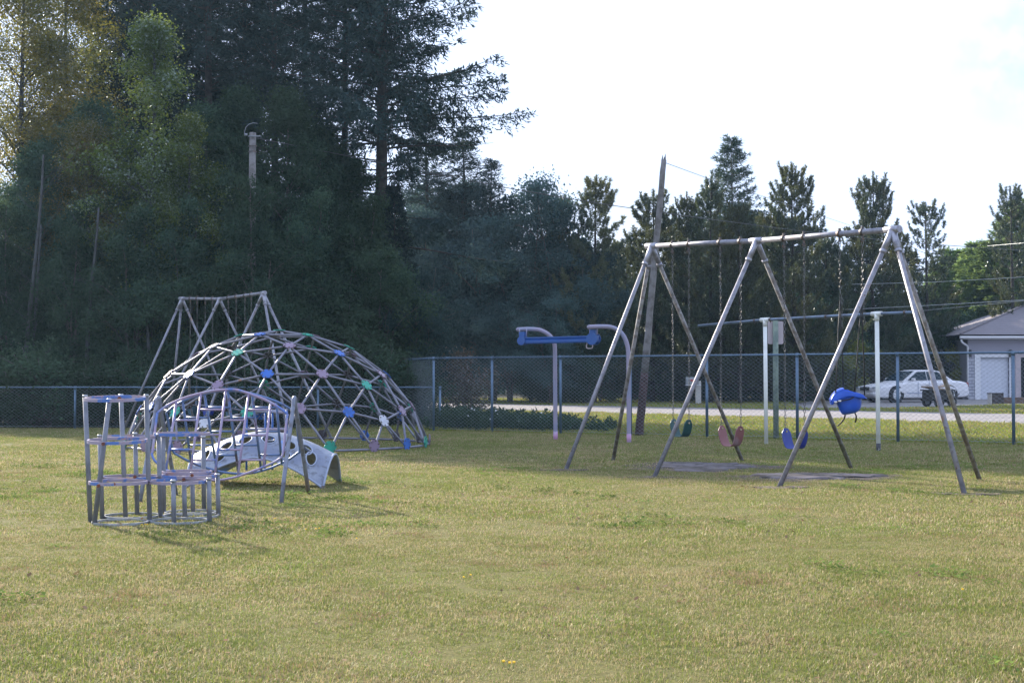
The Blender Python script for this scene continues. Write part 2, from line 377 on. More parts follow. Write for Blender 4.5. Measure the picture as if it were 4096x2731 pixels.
M['insul'] = surf('ceramic', (0.22, 0.24, 0.27), [], 0.25)
M['yellow'] = surf('dandelion_yellow', (0.75, 0.45, 0.01), [], 0.7)
M['stem'] = surf('flower_stem', (0.10, 0.16, 0.03), [], 0.7)
M['whitefl'] = surf('white_petals', (0.7, 0.7, 0.72), [], 0.7)

def brick_mat():
    m, N, L = newmat('pale_brick')
    out = N.new('ShaderNodeOutputMaterial'); bs = N.new('ShaderNodeBsdfPrincipled'); tc = N.new('ShaderNodeTexCoord')
    mp = N.new('ShaderNodeMapping'); mp.inputs['Rotation'].default_value = (R(90), 0, 0)
    b = N.new('ShaderNodeTexBrick'); b.inputs['Scale'].default_value = 1.0
    b.inputs['Brick Width'].default_value = 0.42; b.inputs['Row Height'].default_value = 0.16; b.inputs['Mortar Size'].default_value = 0.02
    b.inputs['Color1'].default_value = (0.50, 0.50, 0.56, 1); b.inputs['Color2'].default_value = (0.42, 0.43, 0.50, 1); b.inputs['Mortar'].default_value = (0.20, 0.20, 0.25, 1)
    L.new(tc.outputs['Object'], mp.inputs[0]); L.new(mp.outputs[0], b.inputs['Vector']); L.new(b.outputs['Color'], bs.inputs['Base Color'])
    bs.inputs['Roughness'].default_value = 0.8; L.new(bs.outputs[0], out.inputs[0]); return m
M['brick'] = brick_mat()
def shingle_mat():
    m, N, L = newmat('lilac_shingles')
    out = N.new('ShaderNodeOutputMaterial'); bs = N.new('ShaderNodeBsdfPrincipled'); g = N.new('ShaderNodeNewGeometry')
    wv = N.new('ShaderNodeTexWave'); wv.bands_direction = 'Z'; wv.inputs['Scale'].default_value = 2.6; wv.inputs['Distortion'].default_value = 0.4; wv.wave_profile = 'SAW'
    L.new(g.outputs['Position'], wv.inputs['Vector'])
    c = mixc(N, L, wv.outputs['Fac'], (0.15, 0.135, 0.155), (0.25, 0.225, 0.25))
    f, _ = noise(N, L, g.outputs['Position'], 6, 4, 0.4, 0.65); c = mixc(N, L, f, c, (0.20, 0.18, 0.20))
    L.new(c, bs.inputs['Base Color']); bs.inputs['Roughness'].default_value = 0.9; L.new(bs.outputs[0], out.inputs[0]); return m
M['shingle'] = shingle_mat()

# ------------------------------------------------------------------ ground, road
def ground_mat():
    m, N, L = newmat('ground_cover')
    out = N.new('ShaderNodeOutputMaterial'); bs = N.new('ShaderNodeBsdfPrincipled'); g = N.new('ShaderNodeNewGeometry')
    v = g.outputs['Position']
    f1, _ = noise(N, L, v, 0.35, 5, 0.38, 0.62); f2, raw = noise(N, L, v, 9, 6, 0.4, 0.62); f3, _ = noise(N, L, v, 60, 4, 0.4, 0.6)
    c = mixc(N, L, f1, (0.13, 0.14, 0.035), (0.20, 0.165, 0.07)); c = mixc(N, L, f2, c, (0.15, 0.13, 0.05)); c = mixc(N, L, f3, c, (0.09, 0.085, 0.03))
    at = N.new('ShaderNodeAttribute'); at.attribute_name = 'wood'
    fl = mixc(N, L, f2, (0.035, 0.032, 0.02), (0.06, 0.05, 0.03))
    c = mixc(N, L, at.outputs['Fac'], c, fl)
    L.new(c, bs.inputs['Base Color']); bs.inputs['Roughness'].default_value = 1.0; bs.inputs['Specular IOR Level'].default_value = 0.1
    b = N.new('ShaderNodeBump'); b.inputs['Strength'].default_value = 0.6; b.inputs['Distance'].default_value = 0.02
    L.new(raw, b.inputs['Height']); L.new(b.outputs[0], bs.inputs['Normal'])
    L.new(bs.outputs[0], out.inputs[0]); return m
xs = np.concatenate([[-900, -400, -200, -100, -60], np.arange(-40, 60.1, 0.8), [80, 120, 200, 400, 900]])
ys = np.concatenate([[-60, -20], np.arange(-4, 100.1, 0.8), [130, 200, 400, 1200]])
XX, YY = np.meshgrid(xs, ys); nx, ny = len(xs), len(ys)
ZZ = terrain(XX, YY)
ii = np.arange(nx * ny).reshape(ny, nx)
F = np.stack([ii[:-1, :-1], ii[:-1, 1:], ii[1:, 1:], ii[1:, :-1]], -1).reshape(-1, 4)
dfen = (XX - fa.x) * fnorm.x + (YY - fa.y) * fnorm.y
dd = NX * XX + NY * YY
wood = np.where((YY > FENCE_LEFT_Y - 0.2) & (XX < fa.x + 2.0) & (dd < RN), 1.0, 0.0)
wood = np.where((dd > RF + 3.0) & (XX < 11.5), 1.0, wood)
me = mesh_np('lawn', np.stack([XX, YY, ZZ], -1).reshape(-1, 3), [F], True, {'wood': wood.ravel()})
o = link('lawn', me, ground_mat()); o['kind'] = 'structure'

def strip(name, d0, d1, z, mat, t0=-70, t1=90, crown=0.0):
    mb = MB(); tx, ty = NY, -NX
    n = 40; V = []; Fq = []
    for i in range(n + 1):
        t = t0 + (t1 - t0) * i / n
        for k in range(5):
            d = d0 + (d1 - d0) * k / 4
            V.append((NX * d + tx * t, NY * d + ty * t, z + crown * (1 - (2 * k / 4 - 1) ** 2)))
    for i in range(n):
        for k in range(4): Fq.append([i * 5 + k, (i + 1) * 5 + k, (i + 1) * 5 + k + 1, i * 5 + k + 1])
    mb.add(V, Fq, True); o = link(name, mb.mesh(name), mat); o['kind'] = 'structure'; return o
strip('road', RN, RF, ZR + 0.008, M['asphalt'], crown=0.03)
strip('road_shoulder', RN - 0.95, RN + 0.05, ZR + 0.004, M['gravel'])
strip('road_shoulder', RF - 0.05, RF + 0.5, ZR + 0.004, M['gravel'])
def sheet(name, pts, z, mat):
    mb = MB(); mb.poly([(p[0], p[1], z) for p in pts]); o = link(name, mb.mesh(name), mat); o['kind'] = 'structure'; return o
drive_pts = [G(3180, 1637, ZR)] + [G(3590, 1634, ZR), G(4080, 1620, ZR), G(4700, 1611, ZR), G(4700, 1592, ZR), G(3900, 1592, ZR), G(3250, 1604, ZR), G(3120, 1617, ZR)]
sheet('driveway', drive_pts, ZR + 0.006, M['drive'])

def blob(cx, cy, rx, ry, rng, n=28, rot=0):
    ph = [rng.uniform(0, 6.28) for _ in range(4)]
    out = []
    for k in range(n):
        a = 2 * math.pi * k / n
        r = 1 + 0.16 * math.sin(2 * a + ph[0]) + 0.12 * math.sin(3 * a + ph[1]) + 0.11 * math.sin(5 * a + ph[2]) + 0.09 * math.sin(9 * a + ph[3])
        x, y = rx * r * math.cos(a), ry * r * math.sin(a)
        out.append((cx + x * math.cos(rot) - y * math.sin(rot), cy + x * math.sin(rot) + y * math.cos(rot)))
    return out
rng = random.Random(4)
EXCL = []            # (cx, cy, rx, ry, rot) without grass
FEET = [(1300, 1078), (1408, 1058), (1705, 1058), (1503, 1095), (1955, 1075), (1790, 1118), (2215, 1133), (2250, 1102)]
V2F = 4096 / 2352
from mathutils import noise as mnoise
def soil(name, px, py, rx, ry, mat, z):
    """worn ground: a ragged sheet with lumps and scrape marks"""
    c = G(px, py); n = 72; pts = blob(c.x, c.y, rx, ry, rng, n); rings = 18
    mb = MB(); V = [(c.x, c.y, z)]; amp = 0.030 if name == 'dirt_hollow' else 0.010
    for r in range(1, rings + 1):
        t = r / rings
        for p in pts:
            x, y = c.x + (p[0] - c.x) * t, c.y + (p[1] - c.y) * t
            h = mnoise.fractal(Vector((x * 5.0, y * 5.0, 3.1)), 1.0, 2.0, 4) * 0.5 + 0.5
            V.append((x, y, z + amp * max(0.0, min(1.0, h)) * (1 if r < rings else 0) - (0.006 if r == rings else 0)))
    Fq = [[0, 1 + k, 1 + (k + 1) % n] for k in range(n)]
    for r in range(rings - 1):
        for k in range(n):
            a, b = 1 + r * n, 1 + (r + 1) * n; l = (k + 1) % n
            Fq.append([a + k, b + k, b + l, a + l])
    mb.add(V, Fq, True); o = link(name, mb.mesh(name), mat); o['kind'] = 'structure'
    EXCL.append((c.x, c.y, rx * 0.93, ry * 0.93, mat is M['bare']))
soil('soil_and_lip_shade', 2800, 1868, 0.98, 1.12, M['bare'], 0.001)  # dark soil rings round the hollows, also painting the shaded turf lip
soil('soil_and_lip_shade', 3250, 1906, 1.0, 0.78, M['bare'], 0.001)
soil('dirt_hollow', 2810, 1868, 0.70, 0.82, M['mud'], 0.009)
soil('dirt_hollow', 3250, 1907, 0.70, 0.52, M['mud'], 0.009)
for (vx, vy) in FEET[:1] + FEET[3:4] + FEET[5:7]:
    soil('soil_and_lip_shade', vx * V2F, vy * V2F + 3, 0.34, 0.16, M['bare'], 0.004)  # only worn soil at the frame feet

# ------------------------------------------------------------------ chain-link fences
def wires(a, b, z0, z1, pitch=0.055, rad=0.0019, hz=0.076):
    """diamond mesh of bent wires between a and b"""
    a, b = np.array(a[:2]), np.array(b[:2]); Lh = np.linalg.norm(b - a); d = (b - a) / Lh
    nw = int(Lh / pitch); ns = int((z1 - z0) / (hz / 2))
    i = np.arange(nw)[:, None]; k = np.arange(ns + 1)[None, :]
    s = (i + 0.5) * pitch + np.where((k + i * 0) % 2 == 0, -1, 1) * pitch / 2 * np.where(i % 2 == 0, 1, -1)
    s = np.clip(s, 0, Lh)
    z = z0 + (z1 - z0) * k / ns + 0 * i
    P0 = np.stack([a[0] + d[0] * s, a[1] + d[1] * s, z], -1)
    # slight over/under of crossing wires
    off = np.where((k + i) % 2 == 0, 0.003, -0.003)[..., None] * np.array([-d[1], d[0], 0])
    P0 = P0 + off
    A = P0[:, :-1].reshape(-1, 3); B = P0[:, 1:].reshape(-1, 3)
    t = B - A; t /= np.linalg.norm(t, axis=1)[:, None]
    n1 = np.array([-d[1], d[0], 0.0]); n1 = np.repeat(n1[None], len(A), 0); n2 = np.cross(t, n1)
    V = []
    for e in (A, B):
        for th in (0.5, 2.6, 4.7):
            V.append(e + rad * (math.cos(th) * n1 + math.sin(th) * n2))
    V = np.stack(V, 1).reshape(-1, 3); bse = np.arange(len(A))[:, None] * 6
    F = np.concatenate([bse + np.array([[k, (k + 1) % 3, 3 + (k + 1) % 3, 3 + k]]) for k in range(3)])
    return V, F
def fence(name, label, a, b, h, posts, ext_posts, pr=0.030, rr=0.021):
    t = thing(name, label, 'fence', (a.x, a.y, 0))
    V, F = wires(a, b, 0.03, h + 0.045)
    me = mesh_np('wire_mesh', V - np.array([a.x, a.y, 0]), [F]); link('wire_mesh', me, M['wire'], t)
    mb = MB(); mb.tube([(a.x, a.y, h), (b.x, b.y, h)], rr, 10)
    n = Vector(((b - a).y, -(b - a).x, 0)).normalized()
    Lf = (b - a).length; u = (b - a).normalized()
    s = 0.4
    while s < Lf:                                   # rail couplings
        p = a + u * s; mb.tube([p + Vector((0, 0, h)) - u * 0.05, p + Vector((0, 0, h)) + u * 0.05], rr * 1.25, 10); s += 3.2
    part('top_rail', mb, M['fence_rail'], t)
    mb = MB(); mb.tube([(a.x, a.y, 0.05), (b.x, b.y, 0.05)], 0.003, 4); part('tension_wire', mb, M['wire'], t)
    for p in posts:
        q = part('post', MB().tube([(p.x, p.y, -0.1), (p.x, p.y, h - 0.01)], pr, 10).tube([(p.x, p.y, h - 0.05), (p.x, p.y, h + 0.03)], pr * 1.15, 10), M['fence_rail'], t)
    return t
u = fdir
def on_right(px):      # where the right fence line passes photo column px
    k = (px - CX) / FPX
    s = (k * fa.y - fa.x) / (u.x - k * u.y); return fa + u * s
FH = 1.68
rposts = [on_right(x) for x in (1735, 1968, 2242, 2522, 2827, 3188, 3590, 4052)] + [on_right(4052) + u * 2.4, on_right(4052) + u * 4.8]
fence('chain_link_fence', 'tall chain link fence along the road with blue-grey top rail', fa, on_right(4052) + u * 4.85, FH, rposts, None)
la = Vector((-24.0, FENCE_LEFT_Y, 0)); lb = Vector((fa.x - 0.06, FENCE_LEFT_Y - 0.35, 0))
lposts = [P(310, 1712, FENCE_LEFT_Y)]; lposts = [Vector((p.x + k * 2.95, FENCE_LEFT_Y - 0.35 * ((p.x + k * 2.95 + 24) / 22), 0)) for p in lposts for k in range(-4, 4)]
fence('chain_link_fence', 'low chain link fence in shade along the wood', la, lb, 0.995, lposts, None)
# return section from the corner post to the low fence
ra, rb = fa + Vector((0, 0.07, 0)), Vector((fa.x - 0.9, FENCE_LEFT_Y + 1.3, 0))
fence('chain_link_fence', 'short tall fence panel running back from the corner post into the trees', ra, rb, FH, [rb], None)

# ------------------------------------------------------------------ swings
def arc(p, q, r, n=6): ...
def chain_mb(p, q, mb=None, pitch=0.042, rl=0.026, rw=0.012, rad=0.0034):
    mb = mb or MB(); p, q = Vector(p), Vector(q); d = (q - p); L = d.length; d.normalize()
    s1 = d.cross(Vector((0.3, 0.9, 0.1))).normalized(); s2 = d.cross(s1)
    n = int(L / pitch)
    for i in range(n):
        c = p + d * (L * (i + 0.5) / n); sd = s1 if i % 2 == 0 else s2
        pts = [c + d * (rl * math.cos(a)) + sd * (rw * math.sin(a)) for a in [2 * math.pi * k / 8 for k in range(8)]]
        mb.tube(pts, rad, 4, closed=True)
    return mb
def swing_frame(label, apex, legs, clamps, beam_r=0.034, leg_r=0.028, oldlegs=(), loc=None):
    """apex: list of points; legs: list of (apex index, foot); clamps: list of points on the beam"""
    t = thing('swing_frame', label, 'swing frame', loc or (apex[0].x, apex[0].y, 0))
    mb = MB()
    for a, b in zip(apex[:-1], apex[1:]): mb.tube([a, b], beam_r, 12)
    part('crossbeam', mb, M['swing'], t)
    for k, (ai, foot) in enumerate(legs):
        a = apex[ai]; d = (foot - a).normalized()
        top = a + d * 0.05
        part('leg', MB().tube([top, foot + d * 0.06], leg_r, 12), M['swing_old'] if k in oldlegs else M['swing'], t)
    for i, a in enumerate(apex):
        mb = MB()
        bd = (apex[min(i + 1, len(apex) - 1)] - apex[max(i - 1, 0)]).normalized()
        mb.tube([a - bd * 0.11, a + bd * 0.11], beam_r * 1.25, 12)
        for (ai, foot) in legs:
            if ai == i:
                d = (foot - a).normalized(); mb.tube([a + d * 0.0, a + d * 0.1, a + d * 0.30], [beam_r * 1.2, leg_r * 1.3, leg_r * 1.22], 12)
                mb.tube([a + d * 0.27, a + d * 0.31], leg_r * 1.45, 12)
        part('corner_fitting', mb, M['fitting'], t)
    for c, bd in clamps:
        mb = MB(); bd = bd.normalized()
        mb.tube([c - bd * 0.022, c + bd * 0.022], beam_r * 1.25, 12)
        mb.box(c + Vector((0, 0, -0.065)), (0.024, 0.024, 0.07)); mb.box(c + Vector((0, 0, beam_r * 1.3 + 0.008)), (0.03, 0.03, 0.03))
        mb.tube([c + Vector((0, 0, -0.1)) + Vector((0.02 * math.cos(q), 0, 0.02 * math.sin(q))) for q in np.linspace(0, 6.0, 8)], 0.006, 5)
        part('swing_hanger', mb, M['clamp'], t)
    return t
def belt_swing(label, c1, c2, zend, zbot, mat, drift=Vector((0, 0, 0)), width=0.15, group=None):
    """two chains from hangers c1, c2 to a rubber strap seat"""
    mid = (c1 + c2) / 2; t = thing('belt_swing', label, 'swing', (mid.x, mid.y, zbot), group)
    ax = (c2 - c1); ax.z = 0; sp = ax.length; ax.normalize(); ay = Vector((-ax.y, ax.x, 0))
    e1 = Vector((c1.x, c1.y, zend)) + drift + ax * sp * 0.02; e2 = Vector((c2.x, c2.y, zend - 0.005)) + drift - ax * sp * 0.02
    for c, e in ((c1, e1), (c2, e2)):
        part('chain', chain_mb(c - Vector((0, 0, 0.11)), e), M['chain'], t)
    # strap: U curve between e1 and e2, rounded ends
    n = 22; V = []; 
    h = zend - zbot
    cl = []
    for i in range(n + 1):
        s = i / n * 2 - 1
        x = math.copysign(abs(s) ** 0.62, s) * 0.5
        z = zbot + h * abs(s) ** 2.6
        cl.append(((e1 + e2) / 2 + ax * (x * (e2 - e1).length), z, s))
    mb = MB(); F = []
    for (p, z, s) in cl:
        wdt = width / 2 * (1 - max(0, (abs(s) - 0.86) / 0.14) ** 2.2 * 0.62)
        for (oy, oz) in ((-wdt, 0), (wdt, 0), (wdt, 0.009), (-wdt, 0.009)):
            nrm = ax * (0.012 if oz else 0) * (-1 if s > 0 else 1) * min(1, abs(s) * 2)
            V.append(Vector((p.x, p.y, z + oz * 0.6)) + ay * oy + nrm)
    for i in range(n):
        for m in range(4):
            k = (m + 1) % 4; F.append([i * 4 + m, i * 4 + k, i * 4 + 4 + k, i * 4 + 4 + m])
    F += [[0, 1, 2, 3], [n * 4 + 3, n * 4 + 2, n * 4 + 1, n * 4]]
    mb.add(V, F, False); part('seat', mb, mat, t)
    for e, s in ((e1, 1), (e2, -1)):
        part('grommet', MB().disc(e + Vector((0, 0, -0.035)) + ax * s * 0.012, ax, 0.014, 0.03, 8), M['chrome'], t)
    return t

feet = [G(x * V2F, y * V2F) for (x, y) in FEET]
apL = P(1497 * V2F, 565 * V2F, (feet[0].y + feet[2].y) / 2)
apM = P(1738 * V2F, 553 * V2F, (feet[3].y + feet[4].y) / 2)
apR = P(2050 * V2F, 527 * V2F, (feet[5].y + feet[7].y) / 2)
def on_beam(px, a, b):
    k = (px - CX) / FPX; t = (k * a.y - a.x) / ((b.x - a.x) - k * (b.y - a.y)); return a + (b - a) * t
cl = [on_beam(x * V2F, apL, apM) for x in (1545, 1583, 1655, 1702)] + [on_beam(x * V2F, apM, apR) for x in (1802, 1848, 1930, 1983)]
clamps = [(c, (apM - apL) if i < 4 else (apR - apM)) for i, c in enumerate(cl)]
swing_frame('large pipe swing frame with silver crossbeam and rusty legs beside the road fence', [apL, apM, apR],
            [(0, feet[0]), (0, feet[1]), (0, feet[2]), (1, feet[3]), (1, feet[4]), (2, feet[5]), (2, feet[6]), (2, feet[7])], clamps, oldlegs=(1, 2, 4, 7))
def seat_z(px, py, c): return P(px, py, c.y).z
belt_swing('dark green belt swing on the large frame beside the leaning pole', cl[0], cl[1], seat_z(2730, 1677, cl[0]), seat_z(2730, 1745, cl[0]), M['seat_green'])
belt_swing('faded red belt swing between the green and blue belt seats', cl[2], cl[3], seat_z(2930, 1702, cl[2]), seat_z(2930, 1782, cl[2]), M['seat_pink'])
belt_swing('blue rubber belt swing next to the white posted bar', cl[4], cl[5], seat_z(3170, 1713, cl[4]), seat_z(3170, 1792, cl[4]), M['seat_blue'])

# toddler bucket swing
def bucket_swing():
    c1, c2 = cl[6], cl[7]; mid = (c1 + c2) / 2; Y = mid.y
    t = thing('toddler_swing', 'bright blue plastic toddler bucket swing with black straps', 'swing', (mid.x, mid.y, 0.4))
    r1, r2 = P(1930 * V2F, 1195, c1.y), P(1980 * V2F, 1205, c2.y)
    part('chain', chain_mb(c1 - Vector((0, 0, 0.11)), r1, pitch=0.05, rl=0.03), M['chain'], t)
    part('chain', chain_mb(c2 - Vector((0, 0, 0.11)), r2, pitch=0.05, rl=0.03), M['chain'], t)
    part('loose_chain', chain_mb(r1 + Vector((0.02, -0.01, 0)), P(1934 * V2F, 1320, c1.y), pitch=0.05, rl=0.03), M['chain'], t)
    part('loose_chain', chain_mb(r2 + Vector((0.02, -0.01, 0)), P(1985 * V2F, 1300, c2.y), pitch=0.05, rl=0.03), M['chain'], t)
    dpx = Y / FPX
    # shell: lofted side outline (pixels relative), depth about 0.26 m
    D = 0.15
    cpx = lambda x, y, d=0.0: P(x, y, Y + d)
    # tub body: rings from top to bottom, each an ellipse-like superellipse
    rings = []   # (left px, right px, ypx, half depth)
    prof = [(3335, 3445, 1585, 0.15), (3343, 3447, 1600, 0.15), (3352, 3447, 1620, 0.145), (3358, 3445, 1636, 0.135), (3366, 3436, 1650, 0.11), (3374, 3420, 1657, 0.06)]
    mb = MB(); V = []; n = 24
    for (xl, xr, yy, hd) in prof:
        for k in range(n):
            a = 2 * math.pi * k / n
            ca, sa = math.cos(a), math.sin(a)
            ex = math.copysign(abs(ca) ** 0.6, ca); ey = math.copysign(abs(sa) ** 0.6, sa)
            x = (xl + xr) / 2 + (xr - xl) / 2 * ex
            tilt = (x - 3395) * -0.16
            V.append(cpx(x, yy + tilt, hd * ey))
    F = []
    for i in range(len(prof) - 1):
        for k in range(n):
            l = (k + 1) % n; F.append([i * n + k, i * n + l, (i + 1) * n + l, (i + 1) * n + k])
    F.append([(len(prof) - 1) * n + k for k in range(n)])
    mb.add(V, F, True); o = part('tub', mb, M['bucket'], t); sm_ = o.modifiers.new('round', 'SUBSURF'); sm_.levels = 2; sm_.render_levels = 2
    # rim: high curved back at left sweeping to a flared front lip at right
    top = [(3318, 1604), (3324, 1586), (3338, 1567), (3356, 1556), (3374, 1553), (3392, 1556), (3408, 1563), (3424, 1566), (3440, 1570), (3458, 1577), (3469, 1592)]
    bot = [(3322, 1618), (3330, 1612), (3345, 1603), (3360, 1597), (3376, 1592), (3392, 1587), (3408, 1585), (3424, 1588), (3440, 1592), (3458, 1595), (3469, 1594)]
    mb = MB(); V = []; m = len(top); nd = 9
    for j in range(nd):
        q = -1 + 2 * j / (nd - 1); dep = 0.165 * q
        for k in range(m):
            sq = 1 - 0.10 * q * q
            (x1, y1), (x2, y2) = top[k], bot[k]
            y1 = y1 + (y2 - y1) * 0.15 * q * q
            V.append(cpx(3395 + (x1 - 3395) * sq, y1, dep)); V.append(cpx(3395 + (x2 - 3395) * sq, y2, dep * 1.02))
    F = []; rl = 2 * m
    for j in (0, nd - 1):
        for k in range(m - 1): F.append([j * rl + 2 * k, j * rl + 2 * k + 2, j * rl + 2 * k + 3, j * rl + 2 * k + 1])
    for j in range(nd - 1):
        for k in range(m - 1):
            if k < 4: F.append([j * rl + 2 * k, (j + 1) * rl + 2 * k, (j + 1) * rl + 2 * k + 2, j * rl + 2 * k + 2])       # back panel
        F.append([j * rl, (j + 1) * rl, (j + 1) * rl + 1, j * rl + 1])
        for k in (m - 4, m - 3, m - 2): F.append([j * rl + 2 * k + 1, (j + 1) * rl + 2 * k + 1, (j + 1) * rl + 2 * k + 3, j * rl + 2 * k + 3])
    mb.add(V, F, True); o = part('seat_back', mb, M['bucket'], t)
    sm_ = o.modifiers.new('round', 'SUBSURF'); sm_.levels = 2; sm_.render_levels = 2
    o.modifiers.new('thick', 'SOLIDIFY').thickness = 0.012
    # thin bright edge bead
    for dep in (-0.165, 0.165):
        part('edge_bead', MB().tube([cpx(3395 + (x - 3395) * 0.9, y + (by - y) * 0.15, dep) for (x, y), (bx, by) in zip(top, bot)], 0.006, 6), M['bucket'], t)
    for (a, b) in (((r1, (1928 * V2F, 1195)), (3373, 1560, 0.12)), ((r1, 0), (3342, 1580, -0.16)), ((r2, 0), (3458, 1580, 0.10)), ((r2, 0), (3415, 1580, -0.17))):
        p = a[0]; q = cpx(*b); mb = MB(); mb.tube([p, p.lerp(q, 0.33) + Vector((-0.006, 0, 0)), p.lerp(q, 0.66) + Vector((0.004, 0, 0)), q], 0.0075, 6); part('rope', mb, M['black'], t)
    mb = MB(); mb.tube([cpx(3334, 1609, -0.175), cpx(3355, 1604, -0.185), cpx(3380, 1600, -0.185), cpx(3400, 1596, -0.18), cpx(3415, 1588, -0.175)], 0.008, 6); part('belt_strap', mb, M['black'], t)
    mb = MB(); mb.bbox(cpx(3343, 1607, -0.185), (0.035, 0.012, 0.018), None, 0.003); mb.bbox(cpx(3359, 1603, -0.19), (0.035, 0.012, 0.018), None, 0.003); part('buckle', mb, M['trim'], t)
    for pts in ([(3381, 1658), (3377, 1672), (3366, 1688), (3350, 1703)], [(3420, 1650), (3425, 1663), (3424, 1678), (3421, 1688)]):
        mb = MB(); V = []; F = []
        for i, (x, y) in enumerate(pts):
            for dx in (-3.2, 3.2): V.append(cpx(x + dx, y + (1.2 if dx > 0 else 0), 0.02 * i))
        for i in range(len(pts) - 1): F.append([2 * i, 2 * i + 1, 2 * i + 3, 2 * i + 2])
        mb.add(V, F); o = part('loose_strap', mb, M['black'], t); o.modifiers.new('thick', 'SOLIDIFY').thickness = 0.004
bucket_swing()

# far swing frame behind the dome
sL, sM, sR = P(728, 1194, 33.3), P(878, 1196, 32.1), P(1053, 1172, 29.8)
fl = [(0, Vector((-8.98, 32.9, 0))), (0, Vector((-8.25, 34.25, 0))), (0, Vector((-6.45, 33.8, 0))),
      (1, Vector((-7.95, 31.5, 0))), (1, Vector((-5.25, 32.6, 0))),
      (2, Vector((-6.75, 30.55, 0))), (2, Vector((-4.39, 28.0, 0))), (2, Vector((-3.69, 29.05, 0)))]
fcl = [on_beam(480 + .306 * x, sL, sM) for x in (915, 1005, 1110, 1205)] + [on_beam(480 + .306 * x, sM, sR) for x in (1412, 1515, 1630, 1712)]
swing_frame('grey pipe swing frame with a bent crossbeam behind the climbing dome', [sL, sM, sR], fl, [(c, (sM - sL) if i < 4 else (sR - sM)) for i, c in enumerate(fcl)])
for (i, lab, drift) in ((0, 'dark belt swing at the fence end of the far frame', 0), (2, 'dark belt swing next to the middle legs of the far frame', 0),
                        (4, 'dark belt swing on the far frame seen above the lilac hoop', 0), (6, 'dark belt swing on the far frame nearest the dome top', 0)):
    belt_swing(lab, fcl[i], fcl[i + 1], 0.62, 0.36, M['seat_dark'] if i != 2 else M['seat_blue'])

